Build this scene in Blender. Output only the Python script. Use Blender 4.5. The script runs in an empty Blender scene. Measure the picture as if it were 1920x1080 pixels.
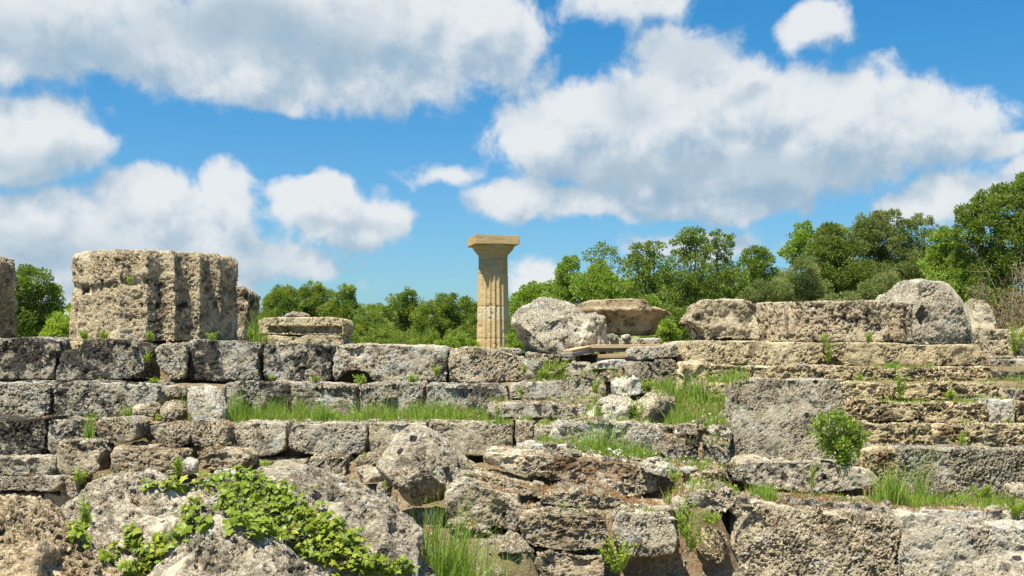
import bpy, bmesh, math, random, time
import numpy as np
from mathutils import Vector, Matrix
T0 = time.time()
scene = bpy.context.scene
C = scene.collection
rad = math.radians
EYE = 2.0          # eye height above the lowest ground
F = 2000.0         # focal length in photo pixels (1920 wide)
HY = 650.0         # the horizon's row in the photo
SUN_AZ, SUN_EL = rad(42), rad(68)   # sun to the left of and behind the camera

# ---------------------------------------------------------------- camera
cam_d = bpy.data.cameras.new('camera'); cam = bpy.data.objects.new('camera', cam_d); C.objects.link(cam)
cam.location = (0, 0, EYE); cam.rotation_euler = (rad(90), 0, 0)
cam_d.sensor_width = 36; cam_d.lens = 36 * F / 1920; cam_d.shift_y = (HY - 540) / 1920
cam_d.clip_start = 0.1; cam_d.clip_end = 5000
scene.camera = cam
scene.view_settings.view_transform = 'Standard'; scene.view_settings.look = 'None'
scene.view_settings.exposure = 0.90; scene.view_settings.gamma = 1
scene.cycles.max_bounces = 6; scene.cycles.transparent_max_bounces = 8

# ---------------------------------------------------------------- node helpers
class NT:
    def __init__(s, tree): s.t = tree; s.n = tree.nodes; s.l = tree.links
    def new(s, typ, **kw):
        n = s.n.new(typ)
        for k, v in kw.items():
            setattr(n, k, v)
        return n
    def put(s, sock, v):
        if isinstance(v, bpy.types.NodeSocket): s.l.new(v, sock)
        elif v is not None:
            try: sock.default_value = v
            except Exception: sock.default_value = (*v, 1) if len(v) == 3 else v
    def math(s, op, a, b=None, c=None, clamp=False):
        n = s.new('ShaderNodeMath', operation=op, use_clamp=clamp)
        for i, v in enumerate((a, b, c)):
            if v is not None: s.put(n.inputs[i], v)
        return n.outputs[0]
    def vmath(s, op, a, b=None, out=0):
        n = s.new('ShaderNodeVectorMath', operation=op)
        s.put(n.inputs[0], a)
        if b is not None: s.put(n.inputs[1], b)
        return n.outputs[out]
    def noise(s, vec, scale, detail=4, rough=.5, dist=0, out=0):
        n = s.new('ShaderNodeTexNoise'); s.put(n.inputs['Vector'], vec)
        n.inputs['Scale'].default_value = scale; n.inputs['Detail'].default_value = detail
        n.inputs['Roughness'].default_value = rough; n.inputs['Distortion'].default_value = dist
        return n.outputs[out]
    def ss(s, v, a, b, lo=0., hi=1.):
        n = s.new('ShaderNodeMapRange', interpolation_type='SMOOTHSTEP')
        s.put(n.inputs[0], v)
        for i, q in zip((1, 2, 3, 4), (a, b, lo, hi)): s.put(n.inputs[i], q)
        return n.outputs[0]
    def mix(s, f, a, b, mode='MIX'):
        n = s.new('ShaderNodeMix', data_type='RGBA', blend_type=mode)
        s.put(n.inputs[0], f); s.put(n.inputs[6], a); s.put(n.inputs[7], b)
        return n.outputs[2]

# ---------------------------------------------------------------- world: Nishita sky with cumulus
world = bpy.data.worlds.new('World'); scene.world = world; world.use_nodes = True
w = NT(world.node_tree); w.n.clear()
def azel(px, py):
    x, z = (px - 960) / F, (HY - py) / F
    return math.atan(x), math.atan(z / math.hypot(1, x))
# cumulus: centre and half size of each puff (as photo directions), weight
PUFFS = [(60, 20, 300, 130, 1.15), (250, 70, 160, 90, 1.0), (60, 110, 200, 60, .8),
 (450, 120, 170, 95, 1.1), (640, 60, 330, 140, 1.3), (700, 150, 190, 75, 1.0), (900, 70, 165, 115, 1.2), (510, 200, 70, 32, .75),
 (60, 250, 150, 80, 1.0), (160, 270, 90, 36, .8), (20, 305, 150, 36, .7),
 (60, 410, 150, 75, 1.0), (270, 400, 130, 75, 1.1), (410, 372, 64, 54, .9), (240, 480, 360, 95, 1.1), (562, 496, 80, 40, .9), (90, 540, 330, 75, .9),
 (640, 402, 150, 52, 1.0), (720, 415, 80, 38, .8),
 (1030, 270, 130, 90, 1.1), (1110, 210, 130, 90, 1.1), (1270, 210, 150, 110, 1.2), (1400, 190, 110, 90, 1.1), (1570, 215, 190, 95, 1.2), (1720, 240, 150, 80, 1.1), (1820, 270, 110, 45, .9),
 (1380, 300, 420, 80, 1.3), (1340, 375, 210, 42, .95), (1010, 395, 170, 44, .9), (1150, 402, 100, 28, .6),
 (1530, 55, 78, 52, .85), (1180, -5, 150, 46, .52), (1280, 92, 120, 52, .50), (850, 335, 90, 32, .52),
 (995, 522, 66, 46, .9), (1715, 395, 70, 36, .9), (1790, 375, 90, 55, .9), (1915, 320, 70, 50, .9), (1290, 455, 160, 36, .65)]
g = bpy.data.node_groups.new('cumulus_field', 'ShaderNodeTree')
g.interface.new_socket('P', in_out='INPUT', socket_type='NodeSocketVector')
g.interface.new_socket('N', in_out='INPUT', socket_type='NodeSocketVector')
g.interface.new_socket('Field', in_out='OUTPUT', socket_type='NodeSocketFloat')
gg = NT(g); gi = gg.new('NodeGroupInput'); go = gg.new('NodeGroupOutput')
P, D = gi.outputs[0], gi.outputs[1]
wn = gg.noise(D, 9, 3, .5, out=1)
wv = gg.vmath('SCALE', gg.vmath('SUBTRACT', wn, (.5, .5, .5))); wv.node.inputs['Scale'].default_value = .075
P2 = gg.vmath('ADD', P, wv)
fld = None
for (cx, cy, rx, ry, wt) in PUFFS:
    a, e = azel(cx, cy)
    q = gg.vmath('SUBTRACT', P2, (a, e, 0)); q = gg.vmath('MULTIPLY', q, (F / rx, F / ry, 0))
    l = gg.math('SUBTRACT', 1.12, gg.vmath('LENGTH', q, out=1)); l = gg.math('MULTIPLY', l, wt)
    if fld is None: fld = l
    else:
        m = gg.new('ShaderNodeMath', operation='SMOOTH_MAX'); gg.put(m.inputs[0], fld); gg.put(m.inputs[1], l); m.inputs[2].default_value = .22; fld = m.outputs[0]
fld = gg.math('MAXIMUM', fld, -1.0)
# behind and beside the camera: broken cumulus from noise alone
sx = gg.new('ShaderNodeSeparateXYZ'); gg.put(sx.inputs[0], P)
away = gg.ss(gg.math('ABSOLUTE', sx.outputs[0]), .47, .6)
up = gg.ss(sx.outputs[1], .36, .46)
away = gg.math('MAXIMUM', away, up)
gen = gg.math('SUBTRACT', gg.math('MULTIPLY', gg.noise(D, 3.2, 2, .5), 3.2), 1.75)
n = gg.new('ShaderNodeMix', data_type='FLOAT'); gg.put(n.inputs[0], away); gg.put(n.inputs[2], fld); gg.put(n.inputs[3], gen)
fld = n.outputs[0]
n1 = gg.noise(D, 24, 8, .60, .25); n2 = gg.noise(D, 7, 2, .5)
fld = gg.math('ADD', fld, gg.math('MULTIPLY', gg.math('SUBTRACT', n1, .5), 1.3))
fld = gg.math('ADD', fld, gg.math('MULTIPLY', gg.math('SUBTRACT', n2, .5), .5))
gg.l.new(fld, go.inputs[0])

tc = w.new('ShaderNodeTexCoord'); dvec = w.vmath('NORMALIZE', tc.outputs['Generated'])
sp = w.new('ShaderNodeSeparateXYZ'); w.put(sp.inputs[0], dvec)
az = w.math('ARCTAN2', sp.outputs[0], sp.outputs[1]); el = w.math('ARCSINE', sp.outputs[2])
cb = w.new('ShaderNodeCombineXYZ'); w.put(cb.inputs[0], az); w.put(cb.inputs[1], el); Pd = cb.outputs[0]
def field(off):
    n = w.new('ShaderNodeGroup'); n.node_tree = g
    w.put(n.inputs[0], w.vmath('ADD', Pd, (off[0], off[1], 0)) if off != (0, 0) else Pd)
    w.put(n.inputs[1], w.vmath('ADD', dvec, (off[0], 0, off[1])) if off != (0, 0) else dvec)
    return n.outputs[0]
f0 = field((0, 0)); f1 = field((-.012, .032))
cover = w.ss(f0, .04, .46)
thick = w.ss(f0, .35, 1.25)
grad = w.math('SUBTRACT', f0, f1)
bil = w.math('SUBTRACT', w.noise(dvec, 26, 6, .58, .25), w.noise(w.vmath('ADD', dvec, (-.008, 0, .015)), 26, 6, .58, .25))
lit = w.ss(w.math('ADD', w.math('ADD', grad, w.math('MULTIPLY', bil, 1.9)), w.math('MULTIPLY', thick, -.22)), -1.0, .62)
ccol = w.mix(lit, (3.6, 5.0, 6.4, 1), (8.2, 8.5, 8.7, 1))
cwv = w.vmath('SCALE', w.vmath('SUBTRACT', w.noise(dvec, 12, 4, .55, out=1), (.5, .5, .5))); cwv.node.inputs['Scale'].default_value = .09
sky = w.new('ShaderNodeTexSky'); sky.sky_type = 'NISHITA'; sky.sun_disc = False
sky.sun_elevation = SUN_EL; sky.sun_rotation = math.pi + SUN_AZ
sky.air_density = 1.0; sky.dust_density = .6; sky.ozone_density = 1.5
# deeper blue towards the zenith, as the photo's processing keeps it
tint = w.mix(w.ss(el, .02, .36), (.66, 1.06, 1.33, 1), (.27, 1.07, 1.48, 1))
skyc = w.mix(1.0, sky.outputs[0], tint, 'MULTIPLY')
# thick grey bellies of the cumulus
dk = None
for (cx, cy, rx, ry, wt) in [(520, 60, 260, 80, 1.), (150, 70, 260, 70, .6), (1230, 335, 230, 40, 1.), (1480, 330, 260, 42, .8), (90, 470, 260, 60, .7), (60, 320, 200, 40, .6), (1400, 190, 60, 22, .7), (640, 425, 110, 22, .6), (1190, 200, 70, 60, .5), (1280, 80, 150, 50, .5), (480, 500, 120, 50, .5), (1700, 290, 160, 36, .5)]:
    a, e = azel(cx, cy); q = w.vmath('MULTIPLY', w.vmath('SUBTRACT', w.vmath('ADD', Pd, cwv), (a, e, 0)), (F / rx, F / ry, 0))
    l = w.math('MULTIPLY', w.ss(w.vmath('LENGTH', q, out=1), 1.25, .2), wt); dk = l if dk is None else w.math('MAXIMUM', dk, l)
ccol = w.mix(w.math('MULTIPLY', dk, .76), ccol, (3.3, 4.75, 6.0, 1))
col = w.mix(w.math('MULTIPLY', cover, .97), skyc, ccol)
bg = w.new('ShaderNodeBackground'); w.put(bg.inputs[0], col); bg.inputs[1].default_value = .0535
wo = w.new('ShaderNodeOutputWorld'); w.l.new(bg.outputs[0], wo.inputs[0])
world.cycles.sampling_method = 'MANUAL'; world.cycles.sample_map_resolution = 512

# ---------------------------------------------------------------- sun
sd = bpy.data.lights.new('sun', 'SUN'); sun = bpy.data.objects.new('sun', sd); C.objects.link(sun)
sd.energy = 5.0; sd.angle = rad(.5); sd.color = (1, .925, .79)
to_sun = Vector((-math.sin(SUN_AZ) * math.cos(SUN_EL), -math.cos(SUN_AZ) * math.cos(SUN_EL), math.sin(SUN_EL)))
sun.rotation_euler = to_sun.to_track_quat('Z', 'Y').to_euler(); sun.location = to_sun * 60

# ---------------------------------------------------------------- tags and linking
def tag(o, label=None, cat=None, group=None, kind=None):
    if label: o['label'] = label
    if cat: o['category'] = cat
    if group: o['group'] = group
    if kind: o['kind'] = kind
    return o
def empty(name, loc, label, cat, group=None):
    o = bpy.data.objects.new(name, None); C.objects.link(o); o.location = loc; o.empty_display_size = .1
    return tag(o, label, cat, group)
def mesh_np(name, V, polys_flat, counts, mat, parent=None, loc=(0, 0, 0), smooth=True, midx=None):
    """mesh from numpy: V (n,3), flat vertex indices, loop counts per face; V is in world space, moved to loc"""
    V = np.asarray(V, dtype=np.float32) - np.asarray(loc, dtype=np.float32)
    me = bpy.data.meshes.new(name)
    me.vertices.add(len(V)); me.vertices.foreach_set('co', V.ravel())
    pf = np.asarray(polys_flat, dtype=np.int32).ravel(); counts = np.asarray(counts, dtype=np.int32)
    me.loops.add(len(pf)); me.loops.foreach_set('vertex_index', pf)
    me.polygons.add(len(counts)); st = np.concatenate([[0], np.cumsum(counts)[:-1]]).astype(np.int32)
    me.polygons.foreach_set('loop_start', st); me.polygons.foreach_set('loop_total', counts)
    me.polygons.foreach_set('use_smooth', np.full(len(counts), smooth, dtype=bool))
    for m in (mat if isinstance(mat, (list, tuple)) else [mat]): me.materials.append(m)
    if midx is not None: me.polygons.foreach_set('material_index', np.asarray(midx, dtype=np.int32))
    me.update(calc_edges=True)
    o = bpy.data.objects.new(name, me); C.objects.link(o)
    if parent is not None:
        o.parent = parent; o.location = (0, 0, 0) if tuple(loc) == tuple(parent.location) else Vector(loc) - parent.location
    else: o.location = loc
    return o
def W(px, py, Y): return Vector(((px - 960) / F * Y, Y, EYE - (py - HY) / F * Y))

# ---------------------------------------------------------------- numpy noise
def _hash(ix, iy, iz, seed):
    h = (ix.astype(np.uint32) * np.uint32(374761393) + iy.astype(np.uint32) * np.uint32(668265263) + iz.astype(np.uint32) * np.uint32(2147483647 - 1274126177) + np.uint32(seed * 7919 + 13))
    h = (h ^ (h >> np.uint32(13))) * np.uint32(1274126177); h = (h ^ (h >> np.uint32(15))) * np.uint32(2246822519)
    return h ^ (h >> np.uint32(16))
def gn(p, seed=0):
    p = p.astype(np.float32) + 1000; i = np.floor(p).astype(np.int64); f = p - i; u = f * f * f * (f * (f * 6 - 15) + 10)
    r = None
    out = np.zeros(len(p), np.float32)
    for dx in (0, 1):
        wx = u[:, 0] if dx else 1 - u[:, 0]
        for dy in (0, 1):
            wy = u[:, 1] if dy else 1 - u[:, 1]
            for dz in (0, 1):
                wz = u[:, 2] if dz else 1 - u[:, 2]
                h = _hash(i[:, 0] + dx, i[:, 1] + dy, i[:, 2] + dz, seed)
                gx = (h & np.uint32(1023)).astype(np.float32) / 511.5 - 1; gy = ((h >> np.uint32(10)) & np.uint32(1023)).astype(np.float32) / 511.5 - 1; gz = ((h >> np.uint32(20)) & np.uint32(1023)).astype(np.float32) / 511.5 - 1
                out += wx * wy * wz * (gx * (f[:, 0] - dx) + gy * (f[:, 1] - dy) + gz * (f[:, 2] - dz))
    return out * 1.5
def fbm(p, o=3, seed=0, rough=.5):
    a, s, r = 1., 0., 0
    for k in range(o): r = r + a * gn(p * (2.03 ** k), seed + k * 17); s += a; a *= rough
    return r / s
def sst(v, a, b):
    t = np.clip((v - a) / (b - a), 0, 1); return t * t * (3 - 2 * t)

# ---------------------------------------------------------------- materials
def stone_mat(name, a, b, pit=1.0, pscale=16, band=1.0, black=0., bscale=5., white=0., spots=0., rust=0., rough_=.95, fine=1.0, streak=0., moss=0., speck=.42):
    """weathered shell limestone: colour drift, black and white lichen, round black spots, rust, pits as true displacement and bump"""
    m = bpy.data.materials.new(name); m.use_nodes = True; t = NT(m.node_tree); t.n.clear()
    tc = t.new('ShaderNodeTexCoord'); oi = t.new('ShaderNodeObjectInfo')
    off = t.vmath('SCALE', (13.7, 5.1, 9.3)); t.put(off.node.inputs['Scale'], t.math('MULTIPLY', oi.outputs['Random'], 9.))
    p = t.vmath('ADD', tc.outputs['Object'], off)
    pb = t.vmath('MULTIPLY', p, (1, 1, band)) if band != 1 else p
    big = t.noise(p, 1.7, 3, .55); med = t.noise(pb, 9, 5, .65); fin = t.noise(pb, 55, 4, .7)
    col = t.mix(t.ss(big, .35, .65), (*a, 1), (*b, 1))
    v = t.math('ADD', t.math('MULTIPLY', med, .95), t.math('MULTIPLY', fin, .95))          # 0.95 in the mean
    v = t.math('POWER', v, 1.5)
    v = t.math('ADD', t.math('MULTIPLY', v, .98), .22); v = t.math('MULTIPLY', v, t.math('ADD', .88, t.math('MULTIPLY', oi.outputs['Random'], .26)))
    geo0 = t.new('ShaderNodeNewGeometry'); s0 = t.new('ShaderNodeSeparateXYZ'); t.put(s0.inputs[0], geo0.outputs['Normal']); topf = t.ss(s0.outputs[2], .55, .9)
    cc = t.new('ShaderNodeCombineXYZ')
    for k in range(3): t.put(cc.inputs[k], v)
    col = t.mix(1.0, col, cc.outputs[0], 'MULTIPLY')
    # sunlit look of upper faces put into the colour as pale patches
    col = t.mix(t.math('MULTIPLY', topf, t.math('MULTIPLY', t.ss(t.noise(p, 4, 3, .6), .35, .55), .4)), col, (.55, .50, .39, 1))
    col = t.mix(t.math('MULTIPLY', t.ss(t.noise(p, 3.1, 4, .6), .55, .75), .5), col, (a[0] * .95, a[1] * .78, a[2] * .55, 1))
    tone = t.noise(p, 5.5, 6, .62, .4); col = t.mix(t.ss(tone, .48, .37, 0, .72), col, (a[0] * .30, a[1] * .29, a[2] * .28, 1)); col = t.mix(t.ss(tone, .55, .68, 0, .55), col, (b[0] * 1.34, b[1] * 1.32, b[2] * 1.25, 1))
    if white:
        mk = t.ss(t.noise(p, 6.5, 8, .72), .62 - .14 * white, .68 - .14 * white); col = t.mix(t.math('MULTIPLY', mk, .75), col, (.50, .49, .44, 1))
    if rust:
        geo = t.new('ShaderNodeNewGeometry'); sz = t.new('ShaderNodeSeparateXYZ'); t.put(sz.inputs[0], geo.outputs['Normal'])
        upm = t.ss(sz.outputs[2], -.1, .8)
        mk = t.math('MULTIPLY', t.ss(t.noise(p, 3.7, 6, .7), .62 - .2 * rust, .7 - .2 * rust), upm)
        col = t.mix(t.math('MULTIPLY', mk, .85), col, (.24, .115, .045, 1))
    if moss:
        mk = t.ss(t.noise(p, 4.9, 6, .7), .66 - .12 * moss, .76 - .12 * moss); col = t.mix(t.math('MULTIPLY', mk, .6), col, (.17, .18, .06, 1))
    if black:
        n = t.noise(p, bscale, 9, .74, .25); lo = t.noise(p, 1.1, 2, .5)
        th = t.math('SUBTRACT', .72 - .2 * black, t.math('MULTIPLY', t.math('SUBTRACT', lo, .5), .45))
        mk = t.ss(t.math('SUBTRACT', n, th), 0, .045)
        col = t.mix(t.math('MULTIPLY', mk, .9), col, (.028, .025, .022, 1))
    if streak:
        ps = t.vmath('MULTIPLY', p, (7, 7, .7)); mk = t.ss(t.noise(ps, 1, 5, .65), .68 - .15 * streak, .8 - .15 * streak); col = t.mix(t.math('MULTIPLY', mk, .7), col, (.05, .042, .034, 1))
    if spots:
        dp = t.vmath('ADD', p, t.vmath('SCALE', t.noise(p, 14, 3, .6, out=1))); dp.node.inputs[1].links[0].from_node.inputs['Scale'].default_value = .045
        vo = t.new('ShaderNodeTexVoronoi'); t.put(vo.inputs['Vector'], dp); vo.inputs['Scale'].default_value = 9
        sc = t.new('ShaderNodeSeparateColor'); t.put(sc.inputs[0], vo.outputs['Color'])
        rr = t.math('MULTIPLY', t.ss(sc.outputs[0], 1 - .55 * spots, 1.0), .38)
        mk = t.ss(t.math('SUBTRACT', rr, vo.outputs['Distance']), 0, .04)
        col = t.mix(t.math('MULTIPLY', mk, .93), col, (.022, .018, .024, 1))
    spk = t.math('MULTIPLY', t.ss(t.noise(pb, 30, 6, .74), .56, .62), t.ss(t.noise(p, 2.3, 4, .55), .36, .6, .25, 1.6)); col = t.mix(t.math('MULTIPLY', spk, speck), col, (a[0] * .22, a[1] * .2, a[2] * .18, 1))
    bs = t.new('ShaderNodeBsdfPrincipled'); t.put(bs.inputs['Base Color'], col); bs.inputs['Roughness'].default_value = rough_
    bs.inputs['Specular IOR Level'].default_value = .12
    # relief: ragged pits, small holes, grain
    n1 = t.noise(pb, pscale * 1.9, 5, .68, .4); pits = t.ss(n1, .40, .56, -1., 0.)
    vo = t.new('ShaderNodeTexVoronoi'); t.put(vo.inputs['Vector'], t.vmath('ADD', pb, t.vmath('SCALE', t.noise(p, 30, 2, .5, out=1)))); vo.inputs['Scale'].default_value = pscale * 2.3
    for nn in t.n:
        if nn.type == 'VECT_MATH' and nn.operation == 'SCALE' and nn.inputs['Scale'].default_value == 1.0 and not nn.inputs['Scale'].is_linked: nn.inputs['Scale'].default_value = .03
    patch = t.ss(t.noise(p, 2.3, 4, .55), .36, .62, .22, 1.25)
    holes = t.ss(vo.outputs['Distance'], .12, .42, -1., 0.)
    h = t.math('ADD', t.math('MULTIPLY', pits, .026 * pit), t.math('MULTIPLY', holes, .009 * pit))
    h = t.math('ADD', h, t.math('MULTIPLY', t.math('SUBTRACT', fin, .5), .014 * fine))
    deep = t.math('MULTIPLY', t.ss(t.noise(pb, pscale * .55, 5, .62, .6), .33, .43, -1., 0.), .028 * pit); h = t.math('ADD', h, deep)
    h = t.math('ADD', h, t.math('MULTIPLY', t.math('SUBTRACT', med, .5), .012 * fine))
    h = t.math('MULTIPLY', h, patch)
    d = t.new('ShaderNodeDisplacement'); d.inputs['Midlevel'].default_value = 0; d.inputs['Scale'].default_value = 1.0; t.put(d.inputs['Height'], h)
    o = t.new('ShaderNodeOutputMaterial'); t.l.new(bs.outputs[0], o.inputs[0]); t.l.new(d.outputs[0], o.inputs[2])
    m.displacement_method = 'BOTH'
    return m
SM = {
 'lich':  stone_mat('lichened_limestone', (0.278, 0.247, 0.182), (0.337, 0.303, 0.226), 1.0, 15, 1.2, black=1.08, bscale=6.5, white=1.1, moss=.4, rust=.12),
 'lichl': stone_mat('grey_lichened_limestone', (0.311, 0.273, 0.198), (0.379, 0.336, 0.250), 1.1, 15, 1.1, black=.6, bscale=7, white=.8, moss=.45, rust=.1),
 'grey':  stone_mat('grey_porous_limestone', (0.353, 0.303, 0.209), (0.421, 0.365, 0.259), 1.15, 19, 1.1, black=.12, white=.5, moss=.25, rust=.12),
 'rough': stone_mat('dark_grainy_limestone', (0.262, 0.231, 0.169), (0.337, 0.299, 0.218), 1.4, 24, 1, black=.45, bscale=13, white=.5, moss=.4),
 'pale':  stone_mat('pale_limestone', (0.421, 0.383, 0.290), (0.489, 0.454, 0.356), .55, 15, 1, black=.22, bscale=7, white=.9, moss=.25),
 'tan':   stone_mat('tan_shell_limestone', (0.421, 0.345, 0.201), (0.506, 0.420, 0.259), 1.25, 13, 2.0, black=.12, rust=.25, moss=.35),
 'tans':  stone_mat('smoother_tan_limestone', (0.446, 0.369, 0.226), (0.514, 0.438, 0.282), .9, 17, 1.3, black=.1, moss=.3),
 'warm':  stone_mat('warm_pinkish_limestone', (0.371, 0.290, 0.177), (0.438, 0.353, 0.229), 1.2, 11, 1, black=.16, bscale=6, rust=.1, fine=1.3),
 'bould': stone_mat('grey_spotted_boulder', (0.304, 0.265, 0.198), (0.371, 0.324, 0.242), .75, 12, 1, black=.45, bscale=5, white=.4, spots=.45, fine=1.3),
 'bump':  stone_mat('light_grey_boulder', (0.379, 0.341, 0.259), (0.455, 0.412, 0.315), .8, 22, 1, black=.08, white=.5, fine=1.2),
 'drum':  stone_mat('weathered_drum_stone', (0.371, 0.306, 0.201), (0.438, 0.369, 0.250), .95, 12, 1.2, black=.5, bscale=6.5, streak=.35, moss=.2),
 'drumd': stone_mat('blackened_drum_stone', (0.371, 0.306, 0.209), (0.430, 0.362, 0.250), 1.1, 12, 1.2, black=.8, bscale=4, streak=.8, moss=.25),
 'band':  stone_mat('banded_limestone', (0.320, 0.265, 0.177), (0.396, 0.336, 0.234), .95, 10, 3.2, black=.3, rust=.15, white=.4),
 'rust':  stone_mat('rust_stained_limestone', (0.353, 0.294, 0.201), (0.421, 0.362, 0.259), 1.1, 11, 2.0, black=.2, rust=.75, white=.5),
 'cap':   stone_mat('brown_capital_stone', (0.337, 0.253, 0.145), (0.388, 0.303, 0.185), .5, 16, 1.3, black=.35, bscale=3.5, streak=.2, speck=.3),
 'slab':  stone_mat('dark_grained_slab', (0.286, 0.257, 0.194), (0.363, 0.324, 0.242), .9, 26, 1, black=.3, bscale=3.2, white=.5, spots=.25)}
# ---------------------------------------------------------------- the ground: one sheet with the ledges of the stepped platform
def gz(x, y):
    """height of the soil relative to the eye"""
    def steps(ls):
        z = np.full_like(y, ls[0][1])
        for (y0, z0), (y1, z1) in zip(ls[:-1], ls[1:]): z = z + (z1 - z0) * sst(y, y0, y0 + .16)
        return z
    L = steps([(8.2, -1.95), (10.6, -1.60), (11.3, -1.40), (11.95, -1.27), (13.05, -.865), (13.8, -.47), (99, -.08)])
    LL = steps([(8.2, -1.95), (11.65, -1.90), (11.95, -1.27), (13.05, -.865), (13.8, -.47), (99, -.08)]); q = sst(x, -4.35, -4.25); L = LL * (1 - q) + L * q
    y = y - .35 * sst(x, 5.35, 5.55) * (y > 11.7)
    M = steps([(9.15, -2.02), (10.1, -1.42), (11.15, -1.12), (12.1, -.86), (12.75, -.66), (14.2, -.42), (99, -.12)])
    R = steps([(9.6, -2.2), (10.75, -1.57), (11.12, -1.05), (11.58, -.84), (12.0, -.62), (12.45, -.40), (12.85, -.24), (99, -.02)])
    mL = sst(x, .10, .32); mR = sst(x, 1.75, 2.15)
    z = L * (1 - mL) + M * mL; z = z * (1 - mR) + R * mR
    # grassy slope against the right flight of steps
    hump = np.exp(-(((x - 1.95) / .33) ** 2 + ((y - 11.7) / .42) ** 2)); z = np.maximum(z, z * 0 - 1.0 + .42 * hump) * (hump > .3) + z * (hump <= .3)
    z = z - .15 * sst(x, 5.3, 5.5) * sst(y, 12.75, 12.85)
    z = z + (-.95 - z) * sst(y, 19, 23)
    z = z + (-1.95 - z) * sst(np.abs(x), 14, 18) * (1 - sst(y, 13, 16)) + (-.95 - z) * sst(np.abs(x), 14, 18) * sst(y, 13, 16) * (1 - sst(y, 19, 23))
    return z
def soil_z(x, y):
    P = np.stack([x, y, np.zeros_like(x)], 1)
    near = 1 - sst(np.hypot(x, y - 9), 12, 25)
    n = .035 * fbm(P * 1.3, 2, 5) + .02 * fbm(P * 5, 3, 9)
    return gz(x, y) + n * near + .25 * fbm(P * .05, 3, 3) * (1 - near)
def grid_axis(lo, hi, st, far):
    mid = np.arange(lo, hi, st); out = [];
    d = st * 1.5; v = hi
    while v < far: out.append(v); v += d; d *= 1.35
    out.append(far); neg = []; d = st * 1.5; v = lo - d
    while v > -far: neg.append(v); d *= 1.35; v -= d
    neg.append(-far)
    return np.array(neg[::-1] + list(mid) + out)
gxs = grid_axis(-6.5, 6.5, .055, 2500.); gys = grid_axis(3.0, 15.0, .055, 2500.)
GX, GY = np.meshgrid(gxs, gys); gx_, gy_ = GX.ravel(), GY.ravel()
gV = np.stack([gx_, gy_, EYE + soil_z(gx_, gy_)], 1)
nx, ny = len(gxs), len(gys); ii = (np.arange(ny - 1)[:, None] * nx + np.arange(nx - 1)[None, :]).ravel()
gF = np.stack([ii, ii + 1, ii + nx + 1, ii + nx], 1)
m = bpy.data.materials.new('dry_soil'); m.use_nodes = True; t = NT(m.node_tree); t.n.clear()
tcn = t.new('ShaderNodeTexCoord'); p = tcn.outputs['Object']
c = t.mix(t.ss(t.noise(p, 2.2, 5, .6), .4, .6), (.22, .165, .10, 1), (.31, .235, .145, 1))
c = t.mix(t.ss(t.noise(p, 38, 4, .7), .45, .65), c, (.16, .095, .045, 1))
vo = t.new('ShaderNodeTexVoronoi'); t.put(vo.inputs['Vector'], p); vo.inputs['Scale'].default_value = 26; vo.inputs['Randomness'].default_value = 1
sc_ = t.new('ShaderNodeSeparateColor'); t.put(sc_.inputs[0], vo.outputs['Color']); peb = t.math('MULTIPLY', t.ss(vo.outputs['Distance'], .36, .26), t.math('GREATER_THAN', sc_.outputs[0], .45))
c = t.mix(peb, c, t.mix(sc_.outputs[1], (.30, .26, .19, 1), (.46, .41, .32, 1)))
c = t.mix(t.math('MULTIPLY', t.ss(t.noise(p, 1.4, 6, .65), .5, .62), .75), c, (.17, .155, .075, 1))
sy = t.new('ShaderNodeSeparateXYZ'); t.put(sy.inputs[0], p)
c = t.mix(t.math('MULTIPLY', t.ss(t.math('ADD', sy.outputs[1], t.math('MULTIPLY', t.math('ABSOLUTE', sy.outputs[0]), .9)), 17, 22), .85), c, t.mix(t.noise(p, .6, 6, .7), (.07, .10, .025, 1), (.17, .17, .06, 1)))
bs = t.new('ShaderNodeBsdfPrincipled'); t.put(bs.inputs['Base Color'], c); bs.inputs['Roughness'].default_value = 1; bs.inputs['Specular IOR Level'].default_value = .1
bp = t.new('ShaderNodeBump'); bp.inputs['Distance'].default_value = .03; bp.inputs['Strength'].default_value = 1; t.put(bp.inputs['Height'], t.math('ADD', t.noise(p, 25, 6, .7), t.math('MULTIPLY', peb, .8))); t.l.new(bp.outputs[0], bs.inputs['Normal'])
o = t.new('ShaderNodeOutputMaterial'); t.l.new(bs.outputs[0], o.inputs[0])
ground = mesh_np('ground', gV, gF, np.full(len(gF), 4), m); tag(ground, 'dry earth with ledges between the fallen blocks', 'ground', kind='structure')

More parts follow.
